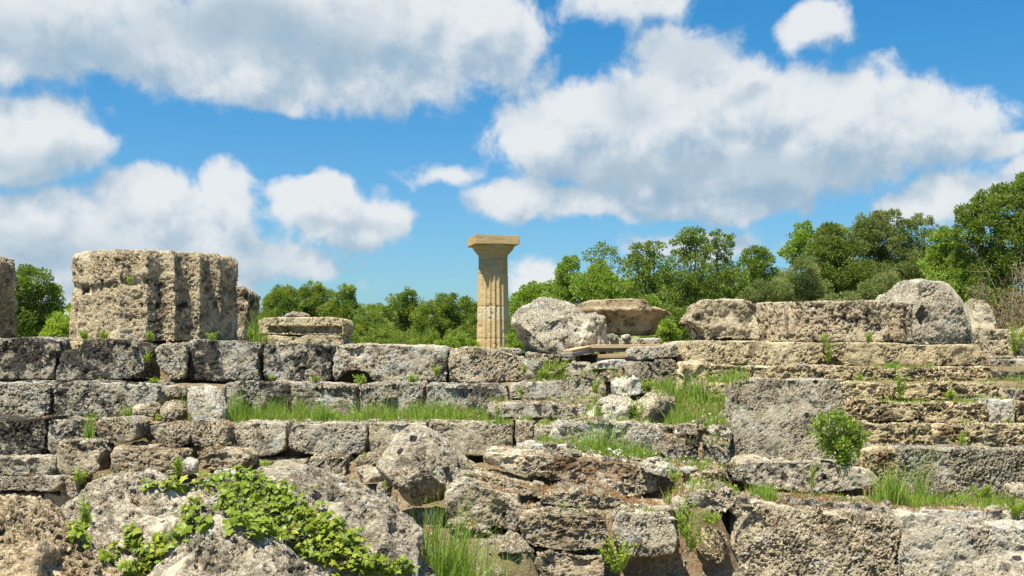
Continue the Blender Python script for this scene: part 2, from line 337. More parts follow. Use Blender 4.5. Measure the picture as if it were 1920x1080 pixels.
# ---------------------------------------------------------------- stones: traced fronts with real depth, remeshed, worn and pitted
Q = 1.0           # voxel quality
PEND = []
def stone(name, label, poly, Y, depth, mat='grey', kind='block', group=None, cat=None, amp=.02, freq=2.2, band=1.0, pit=.012, rnd=7, lean=0., seed=None, skew=0., shape=None, vox=None, cut=None, top=None, facet=None):
    """poly: outline (photo px) in the upright plane at distance Y. block: extruded back by depth. boulder: swells before and behind that plane."""
    rs = random.Random(len(PEND) * 7 + 3 if seed is None else seed)
    if len(poly) == 4 and not isinstance(poly[0], tuple):
        x0, y0, x1, y1 = poly; jx = min(4, (x1 - x0) * .03); jy = min(3.5, (y1 - y0) * .05); J = lambda v, j: v + rs.uniform(-j, j)
        n = max(2, int((x1 - x0) / 45)); pts = []
        for k in range(n + 1): pts.append((x0 + (x1 - x0) * k / n, J(y0, jy)))
        pts.append((J(x1, jx), (y0 + y1) / 2))
        for k in range(n + 1): pts.append((x1 - (x1 - x0) * k / n, J(y1, jy * .4)))
        pts.append((J(x0, jx), (y0 + y1) / 2)); poly = pts
    out = []
    gb = HY + 2.22 * F / Y
    for (x, y) in poly: out.append(W(x, min(y, gb), Y) if y < 1120 else W(x, gb, Y))
    P = np.array([[v.x, v.z] for v in out]); xm = (P[:, 0].min() + P[:, 0].max()) / 2; zb = P[:, 1].min(); zt = P[:, 1].max()
    if kind == 'block':
        lay = [(0, 1, 1, 0, 0), (depth, .985, .99, skew, 0)]
    elif kind == 'slab':
        lay = [(0, 1, 1, 0, 0), (depth, .97, .98, skew, top or 0)]
    else:
        lay = shape or [(-.5, .52, .42), (-.36, .80, .74), (-.14, .97, .95), (.06, 1, 1), (.3, .92, .93), (.5, .6, .6)]
        lay = [(a * depth, b, c, 0, 0) for a, b, c in lay]
    V = []; n = len(P)
    for (dy, sx, sz, sk, dz) in lay:
        for x, z in P:
            h = (z - zb) / max(zt - zb, 1e-6)
            V.append((xm + (x - xm) * sx + sk, Y + dy + lean * (z - zb), zb + (z - zb) * sz + dz * h))
    Fc = [tuple(range(n - 1, -1, -1))]
    for k in range(len(lay) - 1):
        for i in range(n):
            j = (i + 1) % n; a = k * n; b = a + n
            Fc.append((a + i, a + j, b + j, b + i))
    Fc.append(tuple(range((len(lay) - 1) * n, len(lay) * n)))
    Fc = [f[::-1] for f in Fc]
    raw(name, label, V, Fc, Y, mat, group, cat or ('boulder' if kind == 'boulder' else 'stone block'), amp, freq, band, pit, rnd, rs.randint(0, 9999), vox, cut, facet=facet)
def raw(name, label, V, Fc, Y, mat, group, cat, amp=.02, freq=2.2, band=1., pit=.012, rnd=7, seed=1, vox=None, cut=None, hook=None, facet=None):
    me = bpy.data.meshes.new('raw'); me.from_pydata([tuple(v) for v in V], [], Fc); me.update()
    bm = bmesh.new(); bm.from_mesh(me); bmesh.ops.recalc_face_normals(bm, faces=bm.faces); bm.to_mesh(me); bm.free()
    ob = bpy.data.objects.new('raw', me); C.objects.link(ob)
    r = ob.modifiers.new('r', 'REMESH'); r.mode = 'VOXEL'; r.voxel_size = (vox or max(.0085, Y * .00115)) / Q; r.use_smooth_shade = True
    s = ob.modifiers.new('s', 'SMOOTH'); s.factor = .6; s.iterations = max(1, int(rnd * .6))
    PEND.append((ob, dict(name=name, label=label, Y=Y, mat=mat, group=group, cat=cat, amp=amp, freq=freq, band=band, pit=pit, seed=seed, cut=cut, hook=hook, facet=facet)))
STONES = {}
def bake_stones():
    dg = bpy.context.evaluated_depsgraph_get(); dg.update(); tot = 0
    for ob, k in PEND:
        me = bpy.data.meshes.new_from_object(ob.evaluated_get(dg)); n = len(me.vertices); tot += n
        co = np.empty(n * 3, np.float32); me.vertices.foreach_get('co', co); co = co.reshape(-1, 3)
        no = np.empty(n * 3, np.float32); me.vertices.foreach_get('normal', no); no = no.reshape(-1, 3)
        sd = k['seed']; b = np.array([1, 1, k['band']], np.float32); off = np.array([sd % 97, sd % 61, sd % 43], np.float32)
        q = co + off
        d = k['amp'] * fbm(q * k['freq'], 2, sd) * 1.6 + k['amp'] * .55 * fbm(q * b * k['freq'] * 3.3, 2, sd + 5)
        m = fbm(q * b * 9.5, 3, sd + 9, .6)
        d = d - k['pit'] * .75 * sst(m, .02, .3) * 1.5 + k['pit'] * .35 * m
        # fracture planes and knocked-off corners
        rp = np.random.default_rng(sd + 77); cc = co.mean(0); npl = 9 if k['cat'] in ('boulder', 'stone') else (4 if k['cat'] in ('stone block', 'step') else 0); bo = npl == 9; npl = npl if k['facet'] is None else k['facet']; co = co.copy()
        for _ in range(npl):
            dv = rp.normal(0, 1, 3).astype(np.float32)
            if bo: dv[1] = -abs(dv[1]) * 1.7 - .3; dv[2] = dv[2] * .8 + .3; qn = rp.uniform(.86, .97)
            else: dv = np.sign(dv) * np.array([1, .8, 1], np.float32) * rp.uniform(.6, 1.2, 3).astype(np.float32); dv[1] = -abs(dv[1]); qn = rp.uniform(.990, .999)
            dv /= np.linalg.norm(dv); pr = (co - cc) @ dv; lim = np.quantile(pr, qn); ex = np.maximum(pr - lim, 0) * .82; co -= ex[:, None] * dv
        # chipped edges: bite where a low noise is high
        ch = gn(q * 3.1, sd + 21); d = d - k['amp'] * 1.2 * sst(ch, .32, .6)
        if k['hook'] is not None: d = d + k['hook'](co, no)
        co2 = co + no * d[:, None]
        if k['cut'] is not None: co2 = k['cut'](co2, no)
        x0, x1 = co2[:, 0].min(), co2[:, 0].max(); y0, y1 = co2[:, 1].min(), co2[:, 1].max()
        loc = np.array([(x0 + x1) / 2, (y0 + y1) / 2, co2[:, 2].min()], np.float32)
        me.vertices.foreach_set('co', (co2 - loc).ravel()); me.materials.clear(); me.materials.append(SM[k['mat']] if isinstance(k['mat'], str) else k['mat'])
        me.polygons.foreach_set('use_smooth', np.ones(len(me.polygons), dtype=bool)); me.update(); me.name = k['name']
        o = bpy.data.objects.new(k['name'], me); C.objects.link(o); o.location = [float(v) for v in loc]
        par = k.get('parent')
        tag(o, k['label'], k['cat'], k['group'])
        STONES.setdefault(k['label'], o)
        raw_me = ob.data; bpy.data.objects.remove(ob); bpy.data.meshes.remove(raw_me)
    print('stone verts', tot, 'objects', len(PEND), 't', round(time.time() - T0, 1))
S = stone
GA = 'blocks of the top course'; GB = 'blocks of the second course'; GC = 'blocks of the third course'; GT = 'stone steps of the right flight'
# ---- top course, left of the column
S('stone_block', 'black-lichened block at the far left end of the top course', [(-60,633),(0,634),(60,632),(104,637),(105,680),(103,712),(40,711),(-60,712)], 13.5, 2.2, 'lich', group=GA, amp=.022)
S('stone_block', 'top course block with a notched upper left corner, under the big fluted drum', [(107,660),(118,657),(150,657),(158,640),(180,636),(230,637),(262,642),(272,655),(270,712),(190,712),(106,712)], 13.5, 2.2, 'lich', group=GA, amp=.022)
S('flat_stone', 'low worn sandy slab in the notch left of the fluted drum', [(108,640),(150,641),(156,660),(106,660)], 13.95, .5, 'tans', group=None, cat='stone slab')
S('stone_block', 'narrow rounded block bulging beside the planted crack in the top course', [(288,655),(300,645),(335,642),(350,650),(350,690),(345,712),(325,716),(300,700),(290,680)], 13.42, 1.2, 'lichl', group=GA, amp=.03, rnd=12)
S('stone_block', 'black-blotched top course block under the right side of the fluted drum', (345,641,487,714), 13.5, 2.2, 'lich', group=GA)
S('stone_block', 'top course block under the carved slabs', [(491,644),(560,642),(618,646),(621,680),(620,716),(550,717),(491,714)], 13.5, 2.2, 'lich', group=GA)
S('stone_block', 'long top course block with a hollow low in its face, left of the column', [(624,645),(690,644),(760,647),(838,652),(840,690),(836,716),(700,717),(690,700),(660,694),(640,702),(624,717)], 13.48, 1.6, 'lichl', group=GA, amp=.03)
S('stone_block', 'brownish rounded top course block in front of the column foot', [(842,656),(880,652),(930,655),(955,662),(985,668),(986,716),(900,718),(842,716)], 13.45, 1.3, 'grey', group=GA, amp=.035, rnd=11)
S('flat_stone', 'flat grey cap stone lying right of the column foot', [(925,655),(950,652),(978,654),(980,664),(930,668)], 13.75, .5, 'lichl', cat='stone slab')
S('stone_block', 'crumbled dark block end at the right of the top course', [(984,672),(1000,668),(1015,676),(1035,690),(1045,712),(984,716)], 13.4, .9, 'lich', group=GA, amp=.05, freq=3.5, rnd=9)
S('flat_stone', 'worn layered slab under the grey boulder', [(985,660),(1020,664),(1060,663),(1090,667),(1085,676),(1040,680),(990,678)], 13.55, 1.0, 'grey', amp=.02, band=3, cat='stone slab')
# ---- second course
S('stone_block', 'dark second course block at the left picture edge', (-60,717,95,782), 12.8, .8, 'lich', group=GB, amp=.03)
S('stone_block', 'mottled second course block left of the upright pale stone', [(98,722),(130,715),(200,717),(295,718),(303,730),(300,760),(255,768),(250,782),(97,782)], 12.8, .8, 'lich', group=GB, amp=.032)
S('flat_stone', 'thin slab end left of the upright pale stone', (306,724,350,745), 12.9, .6, 'grey', cat='stone slab')
S('stone_block', 'second course block right of the upright pale stone behind tall grass', (415,718,545,782), 12.8, .8, 'lich', group=GB, amp=.03)
S('stone_block', 'second course block with thin horizontal layers in its face', (548,719,668,783), 12.8, .8, 'lichl', group=GB, amp=.03, band=3)
S('stone_block', 'second course block hidden by the densest grass', (671,719,795,783), 12.82, .8, 'lichl', group=GB, amp=.03)
S('stone_block', 'dark second course block at the right end behind thin grass', (798,720,952,783), 12.78, .8, 'lich', group=GB, amp=.03)
S('stone_block', 'clean pale block ending the second course, below the crumbled end', [(955,720),(1000,716),(1060,712),(1125,710),(1138,722),(1136,746),(1080,749),(956,748)], 12.65, .7, 'bump', group=GB, amp=.010)
S('stone_block', 'low pale block one step below the second course end, over the flowers', [(914,758),(960,754),(1040,757),(1090,762),(1112,768),(1105,785),(1000,784),(914,783)], 12.0, .7, 'bump', amp=.010, group='low pale blocks beside the grass ledge')
S('flat_stone', 'thin brown slab between the two pale blocks', [(1060,750),(1110,748),(1160,752),(1150,762),(1060,761)], 12.35, .6, 'grey', cat='stone slab')
S('standing_stone', 'upright pale rounded stone standing on the left ledge', [(352,722),(362,717),(395,717),(412,730),(424,760),(423,788),(410,796),(360,794),(353,770)], 12.15, .42, 'pale', kind='boulder', cat='stone', amp=.02, rnd=10)
S('rubble_stone', 'small rounded stone left of the upright pale stone', [(250,758),(268,750),(295,752),(301,765),(298,785),(270,791),(250,786)], 12.1, .4, 'grey', kind='boulder', cat='stone')
S('rubble_stone', 'small brown block touching the upright pale stone', [(303,752),(325,747),(347,752),(350,770),(346,789),(310,790),(303,775)], 12.1, .4, 'grey', kind='boulder', cat='stone')
# ---- third course
S('stone_block', 'black and white lichened third course block at the left edge', (-60,784,85,856), 11.75, .75, 'lich', group=GC, amp=.025, rnd=10)
S('stone_block', 'dark third course block beside the loose rounded block', (89,785,176,852), 11.75, .75, 'lich', group=GC, amp=.03, rnd=10)
S('stone_block', 'loose rounded block bridging the dark gap', [(177,792),(190,786),(230,785),(254,792),(257,815),(250,828),(215,834),(185,830),(177,815)], 11.25, .6, 'grey', amp=.02, rnd=12)
S('rubble_stone', 'small recessed stone behind the dry grass', (258,792,290,818), 11.6, .4, 'grey', cat='stone', rnd=10)
S('stone_block', 'rounded dark block, left one of the pair on dry grass', [(278,797),(300,794),(335,794),(352,800),(356,815),(350,836),(320,840),(292,834),(280,818)], 11.35, .5, 'grey', rnd=13, amp=.025, group='pair of rounded blocks on dry grass')
S('stone_block', 'rounded dark block, right one of the pair on dry grass', [(357,800),(375,794),(410,794),(424,800),(426,825),(415,835),(380,838),(358,830)], 11.35, .5, 'grey', rnd=13, amp=.025, group='pair of rounded blocks on dry grass')
S('stone_block', 'light grey third course block with rounded left end', [(431,800),(450,793),(500,791),(533,792),(539,810),(536,845),(510,856),(460,858),(436,846),(430,825)], 11.65, .7, 'bump', group=GC, rnd=14, amp=.022)
S('stone_block', 'light grey third course block with a rusty stain on its top edge', [(541,800),(560,794),(640,792),(684,795),(687,820),(684,850),(640,858),(570,853),(541,845)], 11.65, .7, 'bump', group=GC, rnd=13, amp=.022)
S('stone_block', 'third course block partly hidden by the leaning boulder', (690,791,800,855), 11.7, .7, 'grey', group=GC, rnd=11)
S('stone_block', 'third course block right of the leaning boulder', (803,791,963,854), 11.65, .7, 'grey', group=GC, rnd=8)
S('stone_block', 'short rounded block ending the third course', [(966,792),(985,788),(1000,795),(1001,815),(995,833),(970,838),(965,820)], 11.6, .5, 'grey', group=GC, rnd=12)
# ---- below the third course, left
S('stone_block', 'grey block with a stepped moulding at the left edge', [(-60,860),(40,858),(103,859),(104,892),(-60,893)], 11.35, .6, 'lichl', group='moulded blocks at the lower left', amp=.012)
S('stone_block', 'darker protruding lower moulding block at the left edge', (-60,894,110,922), 11.2, .7, 'lichl', group='moulded blocks at the lower left', amp=.014)
S('stone_block', 'pale smooth base block low at the left, left of its joint', (-60,925,78,985), 11.45, .5, 'pale', amp=.008, group='pale base blocks')
S('stone_block', 'pale smooth base block low at the left, right of its joint', (81,925,150,980), 11.45, .5, 'pale', amp=.008, group='pale base blocks')
S('stone_block', 'two-layered dark block left of the black gap', [(106,828),(140,824),(178,829),(187,845),(186,860),(180,866),(186,878),(175,890),(140,892),(107,888),(104,860)], 10.95, .5, 'grey', amp=.03, rnd=9)
S('stone_block', 'recessed grey block below the black gap', (112,893,150,935), 11.3, .4, 'lichl', amp=.01)
S('stone_block', 'layered block with a squared left side, right of the black gap', [(205,838),(230,843),(290,846),(335,848),(338,870),(330,895),(300,905),(228,900),(206,880)], 10.9, .9, 'band', band=3, amp=.022, lean=.08)
S('flat_stone', 'thin flat stone in the dry grass over the layered block', (285,841,340,853), 11.3, .5, 'grey', cat='stone slab')
S('stone_block', 'dark layered block right of the squared layered block', [(368,848),(400,842),(445,848),(465,858),(460,875),(430,884),(380,884),(368,870)], 11.0, .6, 'band', band=3, amp=.03)
S('rubble_stone', 'small pale fragment between the two layered blocks', [(335,865),(350,858),(370,864),(372,885),(350,892),(335,885)], 10.8, .4, 'pale', kind='boulder', cat='stone')
S('flat_stone', 'flat stone under the light third course block', (440,862,575,885), 11.5, .5, 'grey', cat='stone slab')
S('stone_block', 'grey squared block beside the rusty weeds', (577,858,650,892), 11.3, .5, 'lichl', amp=.015)
S('flat_stone', 'thin slab left of the leaning boulder', (666,861,715,873), 11.1, .5, 'grey', cat='stone slab')
S('rubble_stone', 'rough stone tucked left under the leaning boulder', [(668,878),(690,872),(722,876),(730,892),(715,905),(680,902)], 10.7, .45, 'grey', kind='boulder', cat='stone', amp=.03)
S('rubble_stone', 'little mossy stone in the shade left of the leaning boulder', [(706,908),(720,901),(735,903),(738,918),(730,930),(708,926)], 10.3, .3, 'lichl', kind='boulder', cat='stone')
S('boulder', 'leaning pointed boulder with black spots on its right slope', [(711,868),(722,845),(745,812),(765,795),(790,791),(815,803),(845,828),(875,855),(896,880),(905,900),(890,905),(862,905),(846,915),(838,930),(800,940),(770,935),(752,915),(740,895),(718,890)], 10.0, 1.0, 'bould', kind='boulder', amp=.03, freq=1.6, rnd=4, lean=-.4, facet=3,
  shape=[(-.5,.45,.62),(-.38,.78,.86),(-.15,.97,.97),(.06,1,1),(.3,.9,.93),(.5,.6,.7)])
# ---- foreground boulders, left
S('boulder', 'huge elongated grey boulder sloping down to the right behind the ivy', [(440,905),(470,882),(505,870),(545,862),(580,872),(610,890),(650,905),(690,930),(722,935),(733,950),(738,968),(765,990),(783,1003),(786,1020),(779,1045),(795,1065),(815,1090),(840,1130),(420,1130)], 7.3, 2.1, 'bould', kind='boulder', amp=.06, freq=1.6, rnd=4, pit=.02,
  shape=[(-.5,.72,.25),(-.36,.90,.55),(-.14,.99,.84),(.06,1,1),(.3,.9,.93),(.5,.7,.7)])
S('boulder', 'broad grey boulder with a crest, in front of the black gap', [(86,968),(100,950),(140,930),(170,905),(200,893),(232,884),(262,893),(300,905),(380,908),(430,903),(480,915),(500,940),(520,1130),(60,1130)], 7.5, 1.7, 'bould', kind='boulder', amp=.075, freq=1.9, rnd=4, pit=.03,
  shape=[(-.5,.72,.22),(-.34,.9,.5),(-.14,1,.80),(.06,1,1),(.3,.9,.93),(.5,.7,.7)])
S('boulder', 'rough grey boulder between the ivy strands', [(146,1010),(160,990),(200,975),(250,970),(300,985),(330,1005),(345,1040),(350,1130),(140,1130)], 6.7, .9, 'bould', kind='boulder', amp=.08, freq=2.5, rnd=4, pit=.03)
S('boulder', 'dark spotted boulder at the bottom edge below the ivy', [(225,1130),(255,1085),(295,1052),(345,1012),(380,978),(405,970),(440,980),(470,1000),(520,1022),(570,1050),(612,1080),(650,1130)], 5.6, 1.3, 'bould', kind='boulder', amp=.05, freq=2, rnd=4, pit=.025,
  shape=[(-.5,.85,.5),(-.36,.95,.72),(-.14,1,.93),(.06,1,1),(.3,.9,.93),(.5,.6,.6)])
S('boulder', 'warm tan boulder with deep hollows in the bottom left corner', [(-120,930),(0,926),(30,932),(60,948),(85,960),(105,985),(130,1020),(160,1040),(185,1062),(210,1085),(240,1130),(-120,1130)], 5.7, 1.4, 'warm', kind='boulder', amp=.05, freq=3.2, rnd=4,
  shape=[(-.5,.80,.45),(-.36,.93,.70),(-.14,1,.93),(.06,1,1),(.3,.9,.93),(.5,.6,.6)])
S('boulder', 'light cracked rock lying behind the ivy, left of the elongated boulder', [(372,905),(400,880),(440,878),(470,890),(480,920),(370,925)], 8.6, .8, 'pale', kind='boulder', amp=.03)
# ---- middle, below the column
S('stone_block', 'long slab with a rust-stained broken face, centre of the ruins', [(905,856),(915,849),(1000,850),(1060,856),(1130,862),(1190,872),(1240,885),(1247,905),(1235,922),(1190,932),(1130,930),(1080,922),(1050,905),(1000,893),(960,888),(925,878),(906,868)], 9.95, .85, 'rust', band=2.2, amp=.022, cat='stone block')
S('stone_block', 'narrow sloping strip of stone above the big front block', [(850,890),(870,884),(930,895),(980,910),(1020,920),(1025,932),(980,930),(900,915),(855,903)], 9.55, .6, 'grey', amp=.02, cat='stone slab')
S('flat_stone', 'flat layered slab wedged over the big front block', [(1008,933),(1030,925),(1080,925),(1150,931),(1178,940),(1174,949),(1130,955),(1080,953),(1020,946)], 9.3, .6, 'band', band=3, amp=.018, cat='stone slab')
S('stone_block', 'rounded block beside the tall grass tuft', [(838,920),(850,908),(890,911),(930,918),(975,932),(980,960),(978,985),(975,1000),(930,993),(890,982),(838,972)], 9.05, .75, 'grey', rnd=12, amp=.03)
S('stone_block', 'big squared front block with layered face, bottom centre', [(978,966),(1010,962),(1070,963),(1125,964),(1136,970),(1141,1000),(1135,1030),(1060,1036),(1000,1026),(980,1015),(975,980)], 8.9, .7, 'band', band=2.4, rnd=10, amp=.02)
S('stone_block', 'lower block under the rounded block, beside the grass tuft', [(838,978),(870,984),(920,992),(930,1010),(925,1035),(890,1030),(845,1015)], 8.85, .5, 'grey', amp=.03, rnd=11)
S('rubble_stone', 'crumbly stone at the corner of the big front block', [(925,1002),(950,996),(975,1003),(990,1020),(980,1040),(950,1050),(925,1040)], 8.75, .4, 'grey', kind='boulder', cat='stone', amp=.03)
S('rubble_stone', 'pale chunk at the bottom edge beside the tall grass', [(945,1060),(960,1042),(985,1040),(1003,1060),(1004,1100),(940,1100)], 8.5, .4, 'tans', kind='boulder', cat='stone', amp=.03)
S('rubble_stone', 'light stone half hidden in the tall grass tuft', [(890,1048),(910,1045),(935,1060),(945,1095),(885,1100)], 8.4, .4, 'pale', kind='boulder', cat='stone', amp=.03)
S('stone_block', 'banded bottom block right under the big front block', [(1004,1034),(1060,1037),(1130,1042),(1134,1060),(1130,1100),(1004,1100)], 8.85, .6, 'band', band=3, amp=.025)
S('stone_block', 'light grey squared block standing alone at the bottom centre', [(1148,968),(1165,961),(1220,960),(1256,962),(1264,985),(1270,1012),(1262,1038),(1225,1045),(1180,1046),(1158,1020),(1150,995)], 9.0, .55, 'bump', rnd=13, amp=.022)
S('stone_block', 'hollowed block with a shaded underside, right of the bottom centre', [(1282,925),(1310,916),(1345,914),(1378,917),(1382,935),(1395,930),(1408,940),(1402,965),(1385,972),(1370,960),(1335,962),(1320,980),(1300,980),(1280,960),(1272,940)], 9.35, .6, 'grey', rnd=9, amp=.03)
S('rubble_stone', 'sandy broken stone in the dry grass under the hollowed block', [(1305,1000),(1325,985),(1355,990),(1368,1010),(1362,1050),(1325,1048),(1308,1030)], 9.15, .4, 'tans', kind='boulder', cat='stone', amp=.04, freq=4)
# ---- middle, above
S('flat_stone', 'pale flat slab over the rust-stained slab', [(968,837),(990,832),(1075,834),(1082,842),(1078,852),(970,850)], 10.6, .4, 'pale', cat='stone slab')
S('stone_block', 'long rounded block behind the flowering grass', [(1028,805),(1045,794),(1100,790),(1170,791),(1225,795),(1243,806),(1245,830),(1236,852),(1060,855),(1030,848)], 11.0, .6, 'pale', rnd=11, amp=.025)
S('stone_block', 'small lichened block left of the long rounded block', [(1003,805),(1015,797),(1034,800),(1036,835),(1006,838)], 11.15, .4, 'lichl', rnd=9)
S('stone_block', 'black and white lichened stone right of the flowering grass', [(1205,812),(1225,800),(1250,806),(1262,822),(1255,845),(1215,850)], 10.85, .4, 'lich', kind='boulder', cat='stone')
S('rubble_stone', 'white stone with a black lichened right side, left one of a pair', [(1248,832),(1265,812),(1290,808),(1310,815),(1314,835),(1310,860),(1290,872),(1258,868),(1240,850)], 10.6, .45, 'lich', kind='boulder', cat='stone', amp=.03, group='pair of lichened stones')
S('rubble_stone', 'white stone with black blotches on top, right one of a pair', [(1318,822),(1330,815),(1352,817),(1368,830),(1370,855),(1350,870),(1322,866)], 10.55, .45, 'lich', kind='boulder', cat='stone', amp=.03, group='pair of lichened stones')
S('rubble_stone', 'crumbly tan stone below the pair of lichened stones', [(1276,880),(1300,872),(1340,868),(1362,880),(1358,905),(1320,915),(1285,912)], 10.05, .5, 'tan', kind='boulder', cat='stone', amp=.04, freq=4)
S('rubble_stone', 'smooth pale stone resting on the end of the rust-stained slab', [(1198,870),(1215,857),(1235,856),(1262,868),(1272,884),(1255,890),(1210,884)], 9.95, .4, 'pale', kind='boulder', cat='stone')
S('flat_stone', 'flat grey slab at the foot of the grassy slope', [(1252,797),(1290,793),(1330,796),(1328,806),(1290,810),(1254,806)], 11.15, .35, 'grey', cat='stone slab', amp=.012)
S('rubble_stone', 'angular smooth grey stone at the foot of the big upright slab', [(1325,808),(1332,796),(1350,794),(1366,802),(1376,812),(1372,822),(1340,818)], 10.9, .35, 'pale', kind='boulder', cat='stone', amp=.012)
S('stone_block', 'small pale stone in the grassy slope', (1338,768,1372,782), 11.55, .3, 'pale', cat='stone')
S('rubble_stone', 'white faceted boulder in the middle of the steps', [(1146,715),(1158,705),(1190,704),(1201,710),(1204,735),(1198,742),(1155,744),(1147,735)], 12.3, .45, 'pale', kind='boulder', cat='stone', amp=.02)
S('rubble_stone', 'pale grey rock with a cleft below the white faceted boulder', [(1112,770),(1125,750),(1150,742),(1185,745),(1200,755),(1180,765),(1175,785),(1150,792),(1075,795),(1080,780)], 11.7, .6, 'pale', kind='boulder', cat='stone', amp=.03)
S('rubble_stone', 'rounded brown rock under the squared dark block', [(1165,765),(1200,745),(1240,722),(1262,730),(1270,755),(1262,785),(1230,793),(1180,788)], 11.7, .6, 'grey', kind='boulder', cat='stone', amp=.03)
S('stone_block', 'dark porous squared block left of the right flight of steps', [(1176,680),(1200,676),(1240,672),(1272,674),(1276,700),(1276,748),(1240,746),(1202,738),(1178,730)], 12.5, .7, 'rough', amp=.02)
S('flat_stone', 'rounded grey slab on top of the dark squared block', [(1187,658),(1200,650),(1240,649),(1270,645),(1275,668),(1240,672),(1195,676),(1186,668)], 12.7, .8, 'bump', rnd=9, cat='stone slab')
S('stone_block', 'rounded capping stone, left of two under the wooden walkway', [(1046,692),(1060,684),(1090,679),(1108,680),(1110,695),(1100,702),(1055,706)], 13.0, .5, 'bump', rnd=11, group='capping stones below the wooden walkway')
S('stone_block', 'rounded pale capping stone, right of two under the wooden walkway', [(1112,688),(1125,678),(1150,673),(1172,674),(1180,684),(1170,694),(1114,695)], 13.0, .5, 'pale', rnd=11, group='capping stones below the wooden walkway')
S('rubble_stone', 'small stone in bright weeds at the top course end', [(1015,695),(1030,688),(1046,692),(1048,706),(1018,712)], 13.0, .4, 'grey', kind='boulder', cat='stone')
S('rubble_stone', 'little stone under the left capping stone', [(1085,704),(1105,700),(1118,706),(1115,714),(1088,714)], 12.8, .3, 'grey', kind='boulder', cat='stone')
S('rubble_stone', 'low knobbly stone under the clean capping stones', [(1118,708),(1140,698),(1160,700),(1168,712),(1120,716)], 12.9, .4, 'grey', kind='boulder', cat='stone')
S('rubble_stone', 'flat stone left of the white faceted boulder', [(1050,712),(1075,704),(1110,706),(1118,716),(1055,718)], 12.85, .4, 'grey', kind='boulder', cat='stone')
S('rubble_stone', 'crumbled stone between the dark squared block and the grassy slope', [(1240,748),(1262,738),(1285,745),(1290,770),(1268,780),(1242,770)], 12.0, .4, 'tan', kind='boulder', cat='stone')
S('rubble_stone', 'tan stone at the upper left of the flowering grass', [(1000,842),(1012,836),(1030,840),(1032,852),(1002,852)], 10.75, .3, 'tans', kind='boulder', cat='stone')
S('flat_stone', 'flat bare stone in the dry grass above the light grey squared block', [(1130,948),(1160,944),(1220,946),(1240,956),(1200,962),(1135,960)], 9.35, .3, 'tans', cat='stone slab', amp=.012)
S('rubble_stone', 'knobbly stone between the light grey squared block and the hollowed block', [(1255,935),(1270,925),(1290,935),(1290,960),(1268,966),(1255,955)], 9.3, .3, 'grey', kind='boulder', cat='stone')
S('flat_stone', 'low whitish stone at the right edge above the spotted corner stone', [(1880,992),(1990,985),(1990,1060),(1885,1050)], 9.25, .6, 'pale', cat='stone slab')
# ---- right flight
S('step_block', 'smooth sandy top step block at the left of the right flight', [(1268,650),(1275,640),(1340,638),(1450,640),(1543,643),(1545,684),(1440,686),(1330,683),(1300,690),(1290,684),(1270,680)], 12.75, 1.6, 'tans', group=GT, cat='step', amp=.02, rnd=7)
S('step_block', 'pitted top step block at the right of the right flight', [(1548,643),(1640,643),(1740,645),(1850,647),(1857,655),(1856,682),(1840,686),(1548,686)], 12.75, 1.6, 'tan', group=GT, cat='step', amp=.022, rnd=7)
S('stone_block', 'crumbling rock mass under the left corner of the top step', [(1284,682),(1330,680),(1385,688),(1392,720),(1388,752),(1340,770),(1300,765),(1270,752),(1268,700)], 12.35, .9, 'tan', amp=.06, freq=3.5, rnd=7)
S('step_block', 'eroded second step, left block', (1328,686,1600,716), 12.28, .7, 'tan', group=GT, cat='step', amp=.018, freq=4, band=3, rnd=4, pit=.03)
S('step_block', 'eroded second step, right block', (1603,688,1862,716), 12.28, .7, 'tan', group=GT, cat='step', amp=.018, freq=4, band=3, rnd=4, pit=.03)
S('step_block', 'eroded third step, left block behind the big upright slab', (1330,718,1668,750), 11.84, .7, 'tan', group=GT, cat='step', amp=.018, freq=4, band=3, rnd=4, pit=.03)
S('step_block', 'eroded third step, right block', (1671,719,1888,750), 11.84, .7, 'tan', group=GT, cat='step', amp=.018, freq=4, band=3, rnd=4, pit=.03)
S('step_block', 'eroded fourth step, left block', [(1580,752),(1610,748),(1660,751),(1720,758),(1722,790),(1580,791)], 11.4, .7, 'tan', group=GT, cat='step', amp=.018, freq=4, band=3, rnd=4, pit=.03)
S('step_block', 'eroded fourth step, middle block', (1725,755,1856,792), 11.4, .7, 'tan', group=GT, cat='step', amp=.018, freq=4, band=3, rnd=4, pit=.03)
S('step_block', 'smooth light grey patch block in the fourth step', (1859,749,1904,793), 11.36, .5, 'pale', group=GT, cat='step', amp=.006, rnd=4)
S('step_block', 'short eroded end of the fourth step at the right edge', (1907,754,1980,793), 11.4, .7, 'tan', group=GT, cat='step', amp=.03, freq=4, band=3, rnd=6, pit=.03)
S('step_block', 'eroded fifth step, left block beside the shrub', (1590,795,1745,840), 10.95, .7, 'tan', group=GT, cat='step', amp=.022, freq=3.6, band=3, rnd=4, pit=.03)
S('step_block', 'eroded fifth step, right block with rusty hollows', (1748,796,1980,841), 10.95, .7, 'tan', group=GT, cat='step', amp=.022, freq=3.6, band=3, rnd=4, pit=.03)
S('upright_stone', 'big upright grey slab leaning against the steps', [(1376,722),(1384,713),(1450,711),(1580,712),(1588,722),(1592,790),(1620,810),(1640,850),(1640,872),(1560,872),(1500,866),(1440,864),(1384,862),(1374,855),(1376,800)], 10.85, .45, 'slab', cat='stone slab', amp=.022, freq=2.5, rnd=6, lean=.18)
S('flat_stone', 'low rounded slab with black spots under the upright slab', [(1375,880),(1400,865),(1480,864),(1560,868),(1625,880),(1645,895),(1640,910),(1600,920),(1540,925),(1480,922),(1420,915),(1385,905)], 10.3, .75, 'bould', cat='stone slab', rnd=10, amp=.03)
